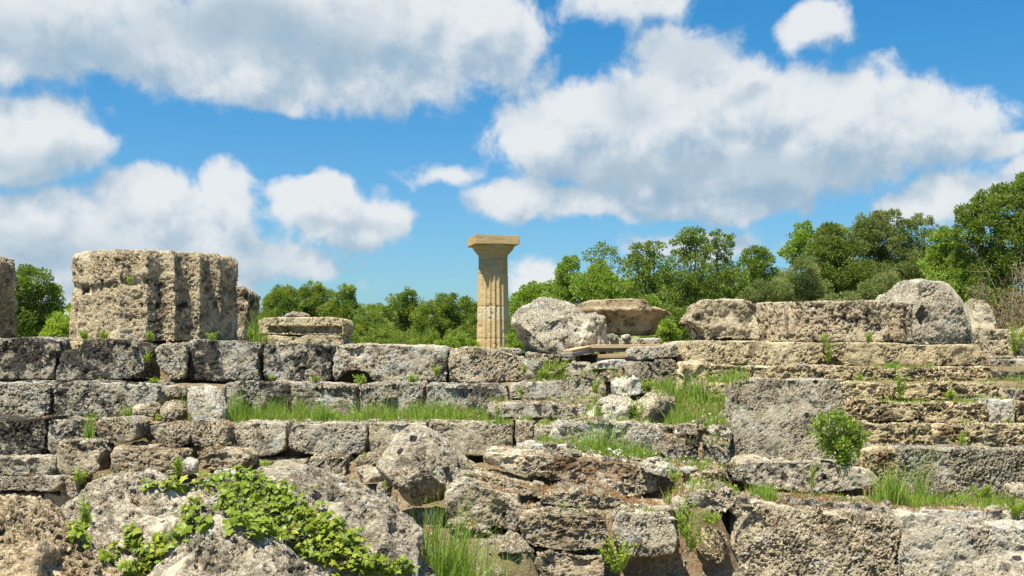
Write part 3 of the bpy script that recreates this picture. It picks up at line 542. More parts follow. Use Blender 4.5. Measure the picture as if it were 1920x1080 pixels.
S('rubble_stone', 'black lichened stone at the left end of the low spotted slab', [(1362,880),(1378,868),(1400,868),(1408,882),(1395,900),(1372,900)], 10.15, .35, 'lich', kind='boulder', cat='stone')
S('stone_block', 'grassy weathered block left of the dark rough block', [(1632,850),(1650,842),(1686,842),(1690,900),(1688,936),(1650,940),(1634,930)], 10.55, .7, 'tan', amp=.03)
S('stone_block', 'long dark rough block at the right edge below the steps', [(1685,845),(1700,840),(1800,841),(1980,842),(1980,946),(1800,944),(1700,938),(1687,925)], 10.45, .8, 'rough', amp=.022, rnd=9)
S('rubble_stone', 'small round stone at the foot of the dark rough block', [(1885,908),(1905,903),(1960,905),(1960,935),(1890,938)], 10.1, .3, 'grey', kind='boulder', cat='stone')
# ---- far right, small blocks behind the steps
S('stone_block', 'small squared brown post stone with a hole, beside the vine', (1866,637,1895,674), 13.6, .4, 'drum', amp=.008, rnd=5)
S('stone_block', 'rough upright stone at the right edge behind the vine', [(1910,622),(1925,615),(1990,610),(1990,676),(1908,674)], 13.5, .5, 'drum', amp=.03)
S('flat_stone', 'grey slab behind the vine', (1868,617,1990,628), 14.6, .5, 'grey', cat='stone slab')
S('stone_block', 'flat grey block right of the top step', (1856,673,1990,693), 13.1, .6, 'lichl', amp=.01)
S('flat_stone', 'black and white lichened slab right of the second step', (1868,696,1990,716), 12.75, .5, 'lich', cat='stone slab')
S('flat_stone', 'lichened slab right of the third step', (1890,728,1990,752), 12.2, .5, 'lich', cat='stone slab')
S('flat_stone', 'broad low slab at the right edge between top step and vine', [(1862,668),(1990,668),(1990,676),(1862,675)], 13.35, .5, 'grey', cat='stone slab', amp=.01)
S('rubble_stone', 'pale rubble stone in the dirt beside the tall grass, bottom centre', [(905,1075),(925,1055),(950,1070),(945,1110),(900,1110)], 8.2, .35, 'grey', kind='boulder', cat='stone')
S('rubble_stone', 'flat brown stone in the shade under the leaning boulder', [(780,962),(815,950),(850,960),(850,982),(785,984)], 9.6, .35, 'grey', kind='boulder', cat='stone')
# ---- foreground right
S('stone_block', 'huge pitted block at the bottom right of the picture', [(1360,1130),(1366,1060),(1378,1015),(1388,985),(1408,958),(1440,950),(1500,960),(1580,968),(1650,972),(1702,978),(1698,1000),(1688,1040),(1680,1130)], 9.2, 1.0, 'grey', amp=.03, rnd=10, lean=.15)
S('stone_block', 'whitish chamfered block right of the huge pitted block', [(1684,1130),(1692,1050),(1704,1000),(1708,976),(1760,976),(1800,985),(1860,992),(1895,1010),(1910,1030),(1900,1050),(1850,1060),(1830,1130)], 9.15, 1.0, 'bump', amp=.03, rnd=11, lean=.12)
S('boulder', 'pale stone with black round spots in the bottom right corner', [(1815,1130),(1835,1060),(1850,1042),(1880,1036),(1990,1034),(1990,1130)], 8.7, .7, 'bould', kind='boulder', amp=.02)
S('flat_stone', 'lichened flat stone with a black left end, on the dirt ledge', [(1456,944),(1475,936),(1520,938),(1600,944),(1680,950),(1700,962),(1690,972),(1560,966),(1460,956)], 9.75, .5, 'lich', cat='stone slab', amp=.015)
S('flat_stone', 'pale flat slab with dark specks at the right end of the dirt ledge', [(1712,960),(1740,955),(1850,958),(1990,962),(1990,990),(1880,985),(1760,974),(1714,972)], 9.75, .7, 'pale', cat='stone slab', amp=.015)
# ---- on the platform, right
S('boulder', 'grey knobbly boulder right of the column', [(960,606),(968,592),(985,578),(1003,564),(1022,558),(1042,560),(1058,568),(1078,572),(1090,584),(1098,590),(1115,586),(1132,592),(1136,610),(1137,645),(1112,648),(1085,658),(1050,668),(1015,670),(985,662),(972,640),(966,622)], 14.2, 1.2, 'bump', kind='boulder', amp=.05, freq=2.4, rnd=3, pit=.025, facet=4,
  shape=[(-.5,.70,.72),(-.38,.92,.90),(-.2,1,.98),(.06,1,1),(.3,.9,.93),(.5,.6,.6)])
S('flat_stone', 'pale slab under the overturned capital', (1132,634,1240,650), 15.2, 1.4, 'pale', cat='stone slab', amp=.015)
S('rubble_stone', 'small prop stone between capital and slab, left one', [(1138,628),(1150,625),(1160,630),(1160,637),(1139,637)], 15.25, .3, 'pale', kind='boulder', cat='stone', group='prop stones under the capital', amp=.01)
S('rubble_stone', 'small prop stone between capital and slab, right one', [(1164,628),(1178,625),(1184,631),(1182,637),(1165,637)], 15.25, .3, 'pale', kind='boulder', cat='stone', group='prop stones under the capital', amp=.01)
S('stone_block', 'rugged brown chunk with a scooped face left of the low fluted drum', [(1294,600),(1305,585),(1308,570),(1320,563),(1360,560),(1408,562),(1424,575),(1424,637),(1320,638),(1313,620),(1305,610)], 13.3, 1.0, 'drum', amp=.055, freq=2.6, rnd=5, facet=0)
S('boulder', 'tall rounded tan boulder with a square socket hole', [(1635,568),(1650,552),(1668,543),(1690,528),(1720,523),(1750,526),(1775,533),(1792,552),(1806,580),(1815,610),(1818,646),(1700,648),(1650,646),(1636,640)], 14.9, 1.2, 'bump', kind='boulder', amp=.03, freq=1.6, rnd=7,
  shape=[(-.5,.80,.80),(-.38,.93,.93),(-.2,1,.99),(.06,1,1),(.3,.9,.93),(.5,.6,.6)],
  cut=lambda v, n: v - np.stack([np.zeros(len(v)), -.2 * ((np.abs((v[:,0] / v[:,1] * F + 960) - 1729) + .6 * np.abs(HY - (v[:,2] - EYE) / v[:,1] * F - 591) < 12) & (n[:,1] < 0)), np.zeros(len(v))], 1))
S('boulder', 'tilted split boulder with a dark broken side behind the steps', [(1806,566),(1822,557),(1841,561),(1860,590),(1870,615),(1872,638),(1864,656),(1852,664),(1815,664),(1802,620)], 15.9, .8, 'grey', kind='boulder', amp=.05, rnd=3, shape=[(-.5,.75,.85),(-.3,.95,.97),(.06,1,1),(.5,.7,.7)])
# ---- carved slabs on the platform, left of the column
S('carved_block', 'carved rectangular block with a sunken band along its face', [(483,602),(492,596),(520,594),(560,594),(620,594),(643,597),(646,605),(645,628),(560,628),(485,628)], 14.3, .9, 'tans', amp=.006, rnd=3, cat='carved block',
  cut=lambda v, n: v + np.stack([np.zeros(len(v)), .10 * sst(-n[:,1], .5, .8) * (v[:,2] - EYE < (HY-613)/F*14.3) * (v[:,2] - EYE > (HY-625.5)/F*14.3) * (v[:,0] > (502-960)/F*14.3) * (v[:,0] < (641-960)/F*14.3), np.zeros(len(v))], 1))
S('flat_stone', 'broken lower slab carrying the carved block', [(488,629),(520,628),(560,629),(600,628),(640,629),(643,648),(488,648)], 14.25, 1.0, 'tans', amp=.012, cat='stone slab')
S('rubble_stone', 'loose rock lying on top of the carved block', [(533,594),(538,586),(555,583),(578,587),(583,595)], 14.7, .45, 'grey', kind='boulder', cat='stone', amp=.03)

# ---- fluted drums
def sst_s(v, a, b):
    t = min(1, max(0, (v - a) / (b - a))); return t * t * (3 - 2 * t)
def lathe(cx, Y, rfun, z0, z1, nt=300, nz=40):
    c = W(cx, HY, Y); V = []; Fc = []
    for k in range(nz + 1):
        z = z0 + (z1 - z0) * k / nz
        for i in range(nt):
            a = 2 * math.pi * i / nt; r = rfun(a, z); V.append((c.x + r * math.sin(a), c.y - r * math.cos(a), z))   # a = 0 faces the camera, grows to the right
    for k in range(nz):
        for i in range(nt):
            j = (i + 1) % nt; Fc.append((k * nt + i, k * nt + j, (k + 1) * nt + j, (k + 1) * nt + i))
    Fc.append(tuple(range(nt - 1, -1, -1))); Fc.append(tuple(range(nz * nt, nz * nt + nt)))
    return V, Fc
def flute(a, phase, n=20): 
    f = ((a - phase) / (2 * math.pi) * n) % 1.0; q = 2 * f - 1
    return 1 - q * q            # 0 on the arris, 1 in the hollow
def drum_r(R, phase, clear=1.0, groove=None, depth=.062, z0=0, z1=1, eros=None):
    def f(a, z):
        aa = (a + math.pi) % (2 * math.pi) - math.pi
        c = clear * (.62 + .38 * min(1, max(0, (aa - .02) / .35))) if eros else clear
        r = R - depth * c * flute(a, phase)
        h = (z - z0) / (z1 - z0)
        if groove: r -= .06 * math.exp(-((h - groove - .035 * math.sin(aa * 4 + 1)) / .04) ** 2) * (.3 + .5 * (1 - sst_s(aa, -.3, .5)) * (1 + .3 * math.sin(aa * 7)))
        r += .05 * max(0, 1 - h * 2.2) * (1 if aa < -.3 else 0) * min(1, (-.3 - aa) * 2) if aa < -.3 else 0
        r -= .04 * max(0, h - .93) / .07
        return r
    return f
zb = EYE + .07
z1 = EYE + 1.29
raw('column_drum', 'big weathered fluted column drum standing on the top course, left', *lathe(294, 15.15, drum_r(1.14, rad(11.8), 1.0, .60, .105, zb, z1, True), zb, z1), 13.9, 'drum', 'fluted column drums', 'column drum', .010, 2.2, 1.2, .014, 1, 11)
raw('column_drum', 'fluted drum cut off by the left picture edge', *lathe(-134, 14.9, drum_r(1.145, rad(5), 1.0, .5, .06, zb, EYE + 1.27), zb, EYE + 1.27), 13.8, 'drum', 'fluted column drums', 'column drum', .05, 2.2, 1.2, .02, 3, 12)
zl0, zl1 = EYE + .06, EYE + .575
def low(a, z):
    aa = (a + math.pi) % (2 * math.pi) - math.pi
    r = 1.04 - .30 * math.exp(-((aa - rad(35)) / .085) ** 4) - .30 * math.exp(-((aa - rad(59)) / .11) ** 4) - .03 * max(0, math.sin(aa * 3 + 1))
    return r if abs(aa) < 1.75 else .4
raw('column_drum', 'low broken drum with black flutes at its right end, on the steps', *lathe(1556, 14.25, low, zl0, zl1, 300, 16), 13.2, 'drumd', 'fluted column drums', 'column drum', .012, 2.2, 1.2, .018, 2, 13)
S('drum_fragment', 'dark jagged drum fragment behind the right side of the big drum', [(425,540),(444,536),(456,540),(467,549),(466,575),(460,610),(457,640),(425,640)], 16.6, .8, 'drumd', cat='stone fragment', amp=.05, freq=3)
zc0 = EYE + (HY - 627) / F * 15.2
def capr(a, z):
    h = (HY - (z - EYE) * F / 15.2)
    t = (627 - h)           # px above the foot
    r = 60 + 6 * sst_s(t, 0, 16) + 24 * sst_s(t, 22, 48)
    if 17 < t < 22: r -= 1.6 * abs(math.sin((t - 17) / 5 * 3 * math.pi))
    if t > 50: r = 91 - 3 * flute(a, .3, 5) * 2
    return r / F * 15.9
def capcut(v, n):
    px = v[:, 0] / v[:, 1] * F + 960 + 5 * fbm(v * 5, 2, 3); lim = np.interp(px, [1076, 1108, 1205, 1222, 1245, 1262], [574, 563, 558.5, 576, 582, 594]) + 3 * fbm(v * 8, 2, 4)
    zl = EYE + (HY - lim) / F * v[:, 1]; out = v.copy(); out[:, 2] = np.where((v[:, 2] > zl), zl + (v[:, 2] - zl) * .06, v[:, 2]); return out
raw('column_capital', 'brown broken Doric capital behind the grey knobbly boulder', *lathe(1168, 15.95, capr, zc0, EYE + (HY - 559) / F * 15.2, 220, 60), 14, 'cap', None, 'column capital', .022, 1.6, 1, .012, 2, 14, None, capcut, None, 3)
bake_stones()
# ---------------------------------------------------------------- the standing Doric column
m = bpy.data.materials.new('golden_restored_limestone'); m.use_nodes = True; t = NT(m.node_tree); t.n.clear()
tcn = t.new('ShaderNodeTexCoord'); p = tcn.outputs['Object']; sz = t.new('ShaderNodeSeparateXYZ'); t.put(sz.inputs[0], p)
c = t.mix(t.ss(t.noise(p, 2.5, 4, .6), .35, .65), (.50, .345, .17, 1), (.57, .415, .22, 1))
ps = t.vmath('MULTIPLY', p, (3, 3, 16)); c = t.mix(t.math('MULTIPLY', t.ss(t.noise(ps, 1, 5, .6), .52, .68), .45), c, (.36, .25, .13, 1))
zz = t.math('ADD', sz.outputs[2], t.math('MULTIPLY', t.math('SUBTRACT', t.noise(p, 3, 2, .5), .5), .12))
band = t.math('MULTIPLY', t.ss(zz, 1.62, 1.66), t.ss(zz, 1.93, 1.97, 1., 0.)); c = t.mix(t.math('MULTIPLY', band, .42), c, (.58, .52, .41, 1))
topm = t.ss(zz, 2.55, 2.95); c = t.mix(t.math('MULTIPLY', topm, t.ss(t.noise(ps, .9, 5, .6), .3, .6, .25, .8)), c, (.33, .27, .19, 1))
c = t.mix(t.math('MULTIPLY', t.ss(t.noise(p, 11, 6, .7), .6, .68), .6), c, (.2, .14, .08, 1))
bs = t.new('ShaderNodeBsdfPrincipled'); t.put(bs.inputs['Base Color'], c); bs.inputs['Roughness'].default_value = .9; bs.inputs['Specular IOR Level'].default_value = .15
bp = t.new('ShaderNodeBump'); bp.inputs['Distance'].default_value = .02; bp.inputs['Strength'].default_value = .28; t.put(bp.inputs['Height'], t.math('ADD', t.noise(p, 14, 6, .7), t.noise(ps, 1.5, 4, .6))); t.l.new(bp.outputs[0], bs.inputs['Normal'])
o = t.new('ShaderNodeOutputMaterial'); t.l.new(bs.outputs[0], o.inputs[0]); COLM = m
YC = 26.0; cpos = W(924.5, 650, YC); cz0 = EYE - .98
colroot = empty('doric_column', (cpos.x, YC, cz0), 'tall golden fluted column with a square capital, standing alone behind the top course', 'column')
def zpx(py, Y=YC): return EYE - (py - HY) / F * Y
def lathe_np(name, prof, parent, mat, nt=240, fl=None):
    zs = np.array([q[0] for q in prof]); rs_ = np.array([q[1] for q in prof]); fd = np.array([q[2] for q in prof])
    a = np.linspace(0, 2 * np.pi, nt, endpoint=False); f = ((a - .12) / (2 * np.pi) * 20) % 1; q = 2 * f - 1; hol = 1 - q * q
    R = rs_[:, None] - fd[:, None] * hol[None, :]
    X = cpos.x + R * np.sin(a); Yy = YC - R * np.cos(a); Z = np.repeat(zs[:, None], nt, 1)
    V = np.stack([X.ravel(), Yy.ravel(), Z.ravel()], 1)
    if len(zs) > 12:
        nrm = np.stack([np.tile(np.sin(a), len(zs)), np.tile(-np.cos(a), len(zs)), np.zeros(len(V))], 1)
        chip = sst(fbm(V * 7 + 5, 3, 3), .16, .4); V -= nrm * (chip * .014 + .003 * fbm(V * 4, 2, 8))[:, None]; jz = ((V[:, 2] - cz0) % .78); V -= nrm * (.012 * np.exp(-((jz - .39) / .014) ** 2))[:, None]
    k = len(zs); ii = np.arange(k - 1)[:, None] * nt; j = np.arange(nt)[None, :]; j2 = (j + 1) % nt
    Fq = np.stack([(ii + j).ravel(), (ii + j2).ravel(), (ii + nt + j2).ravel(), (ii + nt + j).ravel()], 1)
    flat = np.concatenate([Fq.ravel(), np.arange(nt)[::-1], np.arange((k - 1) * nt, k * nt)]); cnt = np.concatenate([np.full(len(Fq), 4), [nt, nt]])
    return mesh_np(name, V, flat, cnt, mat, parent, tuple(colroot.location))
prof = []
zt_ = zpx(487); n = 150
for k in range(n + 1):
    z = cz0 + (zt_ - cz0) * k / n; h = k / n; prof.append((z, .438 - .078 * h, .046 - .008 * h))
lathe_np('shaft', prof, colroot, COLM)
ech = [(zt_, .352, .018), (zpx(485), .352, .0), (zpx(483.5), .36, 0), (zpx(482), .353, 0), (zpx(480), .362, 0), (zpx(479), .357, 0)]
for k in range(1, 13):
    h = k / 12; ech.append((zpx(479 - 17.5 * h), .360 + .185 * (h ** .85) * (1 - .12 * h ** 6), 0))
lathe_np('echinus', ech, colroot, COLM)
bm = bmesh.new(); zb_, zt2 = zpx(461.5), zpx(444.5)
bmesh.ops.create_cube(bm, size=1); bmesh.ops.scale(bm, vec=(1.085, 1.085, zt2 - zb_), verts=bm.verts)
bmesh.ops.bevel(bm, geom=list(bm.edges), offset=.012, segments=2, affect='EDGES')
bmesh.ops.subdivide_edges(bm, edges=[e for e in bm.edges if e.calc_length() > .1], cuts=5, use_grid_fill=True)
rr = random.Random(4)
for v in bm.verts: v.co += Vector((rr.uniform(-1, 1), rr.uniform(-1, 1), rr.uniform(-1, 1))) * .0012
me = bpy.data.meshes.new('abacus'); bm.to_mesh(me); bm.free(); me.materials.append(COLM)
ab = bpy.data.objects.new('abacus', me); C.objects.link(ab); ab.parent = colroot; ab.location = (0, 0, (zb_ + zt2) / 2 - cz0); ab.rotation_euler = (0, 0, rad(12.5))

# ---------------------------------------------------------------- wooden walkway
m = bpy.data.materials.new('weathered_planks'); m.use_nodes = True; t = NT(m.node_tree); t.n.clear()
tcn = t.new('ShaderNodeTexCoord'); p = tcn.outputs['Object']
c = t.mix(t.ss(t.noise(t.vmath('MULTIPLY', p, (1.5, 22, 22)), 1, 5, .6), .35, .65), (.36, .25, .13, 1), (.50, .38, .23, 1))
bs = t.new('ShaderNodeBsdfPrincipled'); t.put(bs.inputs['Base Color'], c); bs.inputs['Roughness'].default_value = .85
o = t.new('ShaderNodeOutputMaterial'); t.l.new(bs.outputs[0], o.inputs[0]); WOOD = m
m = m.copy(); m.name = 'grey_aged_planks'; mx = [n_ for n_ in m.node_tree.nodes if n_.type == 'MIX'][0]; mx.inputs[6].default_value = (.20, .19, .17, 1); mx.inputs[7].default_value = (.32, .31, .29, 1); WOODG = m
def bar(name, a, b, wy, hz, mat, parent):
    d = b - a; L = d.length; me = bpy.data.meshes.new(name); bm = bmesh.new(); bmesh.ops.create_cube(bm, size=1); bmesh.ops.scale(bm, vec=(L, wy, hz), verts=bm.verts)
    bmesh.ops.bevel(bm, geom=list(bm.edges), offset=.004, segments=1, affect='EDGES'); bm.to_mesh(me); bm.free(); me.materials.append(mat)
    o = bpy.data.objects.new(name, me); C.objects.link(o); o.parent = parent; o.location = (a + b) / 2 - parent.location; o.rotation_euler = d.to_track_quat('X', 'Z').to_euler(); return o
wr = empty('wooden_walkway', W(1140, 676, 13.9), 'low wooden walkway edge of stacked planks between the grey boulder and the steps', 'walkway')
bar('plank', W(1106, 649.5, 13.7), W(1262, 648.8, 13.7), .5, .045, WOOD, wr)
bar('plank', W(1064, 659.5, 13.3), W(1107, 649.5, 13.7), .14, .04, WOOD, wr)
bar('plank', W(1107, 656, 13.74), W(1250, 655.5, 13.74), .34, .05, WOODG, wr)
bar('plank', W(1064, 665.5, 13.29), W(1108, 656, 13.74), .15, .05, WOODG, wr)
bar('plank', W(1120, 668, 13.55), W(1230, 667, 13.55), .2, .045, WOOD, wr)
bar('plank', W(1118, 674.5, 13.6), W(1230, 674, 13.6), .2, .05, WOODG, wr)
for px in (1130, 1200): bar('post', W(px, 646 + 10, 13.82), W(px, 690, 13.82), .08, .08, WOODG, wr)

# ---------------------------------------------------------------- foliage
def leaf_mat(name, c1, c2, c3=None, rough_=.55, trans=.35, dry=0.):
    m = bpy.data.materials.new(name); m.use_nodes = True; t = NT(m.node_tree); t.n.clear()
    g_ = t.new('ShaderNodeNewGeometry'); r = g_.outputs['Random Per Island']
    c = t.mix(r, (*c1, 1), (*c2, 1))
    tcn = t.new('ShaderNodeTexCoord'); c = t.mix(t.ss(t.noise(tcn.outputs['Object'], 1.3, 2, .5), .4, .6), c, (*(c3 or c2), 1))
    if dry: c = t.mix(t.math('GREATER_THAN', t.math('FRACT', t.math('MULTIPLY', r, 37.)), 1 - dry), c, (.30, .20, .08, 1))
    bs = t.new('ShaderNodeBsdfPrincipled'); t.put(bs.inputs['Base Color'], c); bs.inputs['Roughness'].default_value = rough_; bs.inputs['Specular IOR Level'].default_value = .25
    tr = t.new('ShaderNodeBsdfTranslucent'); t.put(tr.inputs[0], t.mix(1.0, c, (1.25, 1.3, .6, 1), 'MULTIPLY'))
    mx = t.new('ShaderNodeMixShader'); mx.inputs[0].default_value = trans; t.l.new(bs.outputs[0], mx.inputs[1]); t.l.new(tr.outputs[0], mx.inputs[2])
    o = t.new('ShaderNodeOutputMaterial'); t.l.new(mx.outputs[0], o.inputs[0]); return m
LM = {'pine': leaf_mat('pine_needles', (0.213, 0.281, 0.046), (0.360, 0.404, 0.067), (0.147, 0.219, 0.046)),
      'oak': leaf_mat('bright_oak_leaves', (0.185, 0.291, 0.044), (0.352, 0.445, 0.078), (0.248, 0.342, 0.063)),
      'oakd': leaf_mat('dark_oak_leaves', (0.134, 0.206, 0.040), (0.248, 0.326, 0.063), (0.185, 0.248, 0.051)),
      'olive': leaf_mat('olive_leaves', (0.226, 0.256, 0.096), (0.352, 0.369, 0.149), (0.185, 0.232, 0.078)),
      'dark': leaf_mat('dark_evergreen_leaves', (0.124, 0.172, 0.040), (0.226, 0.282, 0.063), (0.165, 0.215, 0.051)),
      'bush': leaf_mat('fresh_shrub_leaves', (0.202, 0.295, 0.049), (0.351, 0.443, 0.066)),
      'brown': leaf_mat('dry_brown_leaves', (0.314, 0.178, 0.083), (0.405, 0.251, 0.133), (0.257, 0.192, 0.083)),
      'ivy': leaf_mat('ivy_leaves', (0.045, 0.117, 0.011), (0.378, 0.414, 0.036), (0.198, 0.270, 0.023), .4, .3),
      'grass': leaf_mat('green_grass', (.15, .27, .03), (.33, .44, .08), (.23, .36, .05), .6, .3),
      'straw': leaf_mat('dry_straw', (0.270, 0.153, 0.059), (0.378, 0.243, 0.108), (0.324, 0.180, 0.081), .8, .2),
      'flower': leaf_mat('white_petals', (.72, .73, .70), (.80, .80, .78), None, .6, .2)}
m = bpy.data.materials.new('bark'); m.use_nodes = True; t = NT(m.node_tree); b_ = t.n['Principled BSDF']; b_.inputs['Roughness'].default_value = .95
tcn = t.new('ShaderNodeTexCoord'); t.put(b_.inputs['Base Color'], t.mix(t.noise(tcn.outputs['Object'], 6, 5, .7), (.05, .038, .026, 1), (.17, .13, .09, 1))); BARK = m
def leaves_np(pos, up, l, w_, rng, jit=.9):
    """rhombic leaves at pos, long axis along up + jitter"""
    n = len(pos); d = up + rng.normal(0, jit, (n, 3)); d /= np.linalg.norm(d, axis=1)[:, None]
    r = rng.normal(0, 1, (n, 3)); s = np.cross(d, r); s /= np.linalg.norm(s, axis=1)[:, None] + 1e-9
    L = (l * rng.uniform(.6, 1.25, n))[:, None]; Wd = (w_ * rng.uniform(.7, 1.2, n))[:, None]
    nn = np.cross(d, s)
    V = np.empty((n, 4, 3), np.float32); V[:, 0] = pos; V[:, 1] = pos + d * L * .5 + s * Wd * .5 + nn * L * .08; V[:, 2] = pos + d * L; V[:, 3] = pos + d * L * .5 - s * Wd * .5 + nn * L * .08
    return V.reshape(-1, 3)
def quads(V): return np.arange(len(V), dtype=np.int32), np.full(len(V) // 4, 4, np.int32)
def tube(pts, r0, r1, nseg=6):
    """tapered tube through pts -> V, F"""
    pts = np.array(pts, float); n = len(pts); V = []; 
    for i in range(n):
        d = pts[min(i + 1, n - 1)] - pts[max(i - 1, 0)]; d /= np.linalg.norm(d) + 1e-9
        a = np.cross(d, [.3, .9, .2]); a /= np.linalg.norm(a) + 1e-9; b = np.cross(d, a); r = r0 + (r1 - r0) * i / max(1, n - 1)
        for k in range(nseg): q = 2 * math.pi * k / nseg; V.append(pts[i] + r * (math.cos(q) * a + math.sin(q) * b))
    Fq = [(i * nseg + k, i * nseg + (k + 1) % nseg, (i + 1) * nseg + (k + 1) % nseg, (i + 1) * nseg + k) for i in range(n - 1) for k in range(nseg)]
    return V, Fq
class TB:
    def __init__(s): s.V = []; s.F = []
    def add(s, pts, r0, r1, nseg=6):
        v, f = tube(pts, r0, r1, nseg); o_ = len(s.V); s.V += v; s.F += [tuple(i + o_ for i in q) for q in f]
    def build(s, name, mat, parent):
        return mesh_np(name, np.array(s.V), np.array(s.F), np.full(len(s.F), 4), mat, parent, tuple(parent.location))
def wob(a, b, n, amp, rng):
    a = np.array(a, float); b = np.array(b, float); out = [a + (b - a) * k / n for k in range(n + 1)]
    for k in range(1, n): out[k] = out[k] + rng.normal(0, amp, 3)
    return out
TN = [0]
def tree(name, label, cat, blobs, Y, kind, leaf=.12, dens=1.0, group=None, thick=.9, airy=0., zg=-.95, upb=.5, twigs=0):
    """blobs: (px, py, radius px) of the crown's lobes, each a real ball of leaf clumps at distance Y"""
    TN[0] += 1; leaf = leaf * .82; rng = np.random.default_rng(TN[0] * 31 + 5)
    cen = []; 
    for (px, py, r) in blobs:
        v = W(px, py, Y); cen.append((v.x, v.y + rng.uniform(-.6, .6) * r / F * Y * 1.2, v.z, r / F * Y * (1.14 - .1 * airy)))
    cx = np.mean([c_[0] for c_ in cen]); base = (cx, Y, EYE + zg)
    root = empty(name, base, label, cat, group)
    P, U = [], []
    for (x, y, z, r) in cen:
        ncl = int(20 + 12 * r); k = 0
        while k < ncl:
            d = rng.normal(0, 1, 3); d /= np.linalg.norm(d); rr_ = r * rng.uniform(.45, 1.0) ** .6 * (.95 + airy * rng.uniform(0, .5)); k += 1
            if d[2] < -.75: continue
            cc = np.array([x, y, z]) + d * rr_ * np.array([1, thick, 1]) * .82; cr = r * rng.uniform(.24, .42) * (1 - .35 * airy)
            n_ = int(dens * 21 * (cr / leaf) ** 2 * (1 - .62 * airy)) + 8
            q = rng.normal(0, 1, (n_, 3)); q /= np.linalg.norm(q, axis=1)[:, None]; q *= (cr * rng.uniform(.3, 1.1, n_) ** .6)[:, None]; q[:, 2] *= .8
            P.append(cc + q); U.append(q / cr * .8 + d * .5 + np.array([0, 0, upb]))
    P = np.concatenate(P); U = np.concatenate(U)
    V = leaves_np(P, U, leaf, leaf * (.58 if kind not in ('pine', 'olive') else .42), rng, .55)
    f, c_ = quads(V); mesh_np('crown', V, f, c_, LM[kind], root, base, smooth=False)
    tb = TB(); top = np.array([cx, Y, max(c_[2] for c_ in cen) - .1]); H = top[2] - base[2]
    mid = np.array([cx, Y, base[2] + H * .45]); tb.add(wob(base, mid, 4, .04 * H / 4, rng), .025 * H + .03, .013 * H + .02, 8)
    for (x, y, z, r) in cen:
        e = np.array([x, y, z + r * .5]); tb.add(wob(mid - np.array([0, 0, H * rng.uniform(0, .15)]), e, 6, .05 * r + .02, rng), .007 * H + .008, .006, 5)
        for q in range(1 + twigs):
            s_ = mid + (e - mid) * rng.uniform(.5, 1); d = rng.normal(0, 1, 3); d /= np.linalg.norm(d); d[2] = abs(d[2]) * .8 + .1; tb.add(wob(s_, s_ + d * r * rng.uniform(.5, .95), 4, .03 * r, rng), .012 + .004 * H / 5, .004, 4)
    tb.build('trunk', BARK, root)
    return root
GP = 'pines beyond the ruins'
tree('olive_tree', 'round-crowned tree between the two big drums at the left', 'tree', [(30,545,32),(62,530,34),(85,560,28),(45,590,38),(80,600,30),(15,600,35),(60,625,35)], 34, 'oakd', .11, group=None)
tree('bush', 'light green bush low beside the big drum, left', 'bush', [(112,605,20),(125,625,20),(98,628,20),(135,612,14)], 32, 'bush', .09)
tree('pine_tree', 'pine with a rounded top just right of the big drum, beyond the carved block', 'tree', [(497,590,26),(520,565,24),(535,552,20),(508,610,26),(545,580,26)], 75, 'pine', .20, group=GP)
tree('pine_tree', 'tall middle pine of the group behind the carved block', 'tree', [(585,545,20),(575,570,26),(605,565,26),(590,595,32),(560,600,28)], 78, 'pine', .20, group=GP)
tree('pine_tree', 'dark pine at the right end of the group behind the carved block', 'tree', [(650,548,16),(642,572,24),(660,590,28),(625,590,26),(640,615,30)], 76, 'pine', .20, group=GP)
tree('pine_tree', 'low yellowish pine at the dip in the tree line', 'tree', [(675,620,30),(700,610,28),(660,640,30),(720,635,32)], 66, 'pine', .19, group=GP)
tree('pine_tree', 'pine with the highest pointed top left of the column', 'tree', [(766,556,15),(750,575,24),(778,585,26),(735,600,28),(760,615,34)], 72, 'pine', .20, group=GP)
tree('pine_tree', 'broad pine with a small notch, second from the column', 'tree', [(708,582,16),(720,600,24),(800,600,28),(812,625,34),(790,640,30)], 69, 'pine', .19, group=GP)
tree('pine_tree', 'flat-topped pine next left of the column', 'tree', [(822,575,22),(845,570,18),(838,595,30),(860,615,34),(825,620,30)], 70, 'pine', .20, group=GP)
tree('pine_tree', 'small pine touching the left side of the column', 'tree', [(875,572,15),(885,590,22),(900,610,26),(880,630,30),(905,635,28)], 68, 'pine', .19, group=GP)
tree('bush', 'pale green bush behind the top course, left of the column foot', 'bush', [(865,640,14),(845,648,12),(885,648,13),(825,650,10)], 24, 'bush', .07)
tree('bush', 'small green bush between the column foot and the grey boulder', 'bush', [(962,640,14),(975,652,14),(955,655,12)], 23, 'bush', .07)
GO = 'leafy trees along the right'
tree('leafy_tree', 'low bright tree just right of the column', 'tree', [(975,575,26),(1000,560,28),(1025,555,24),(965,600,24),(1000,600,34),(1040,590,30)], 42, 'oak', .12, group=GO)
tree('leafy_tree', 'small pointed bright tree above the grey knobbly boulder', 'tree', [(1072,492,15),(1062,515,22),(1050,540,28),(1085,530,26),(1040,565,28),(1080,570,32)], 40, 'oak', .12, group=GO)
tree('leafy_tree', 'dense yellow-green tree behind the broken capital', 'tree', [(1122,520,26),(1100,545,32),(1140,550,34),(1165,545,24),(1125,580,36),(1175,585,30),(1210,585,28)], 36, 'oak', .11, group=GO)
tree('leafy_tree', 'thin airy tree with sky showing through, over the broken capital', 'tree', [(1130,462,12),(1112,480,18),(1145,482,20),(1165,500,22),(1125,500,18)], 46, 'oakd', .12, group=GO, airy=.9, dens=.8, twigs=5)
tree('leafy_tree', 'airy oak whose bare branches show, left of the tallest oak', 'tree', [(1200,480,22),(1225,470,18),(1190,510,30),(1230,510,34),(1210,545,34),(1250,540,34),(1245,575,32)], 38, 'oakd', .12, group=GO, airy=.55, twigs=4)
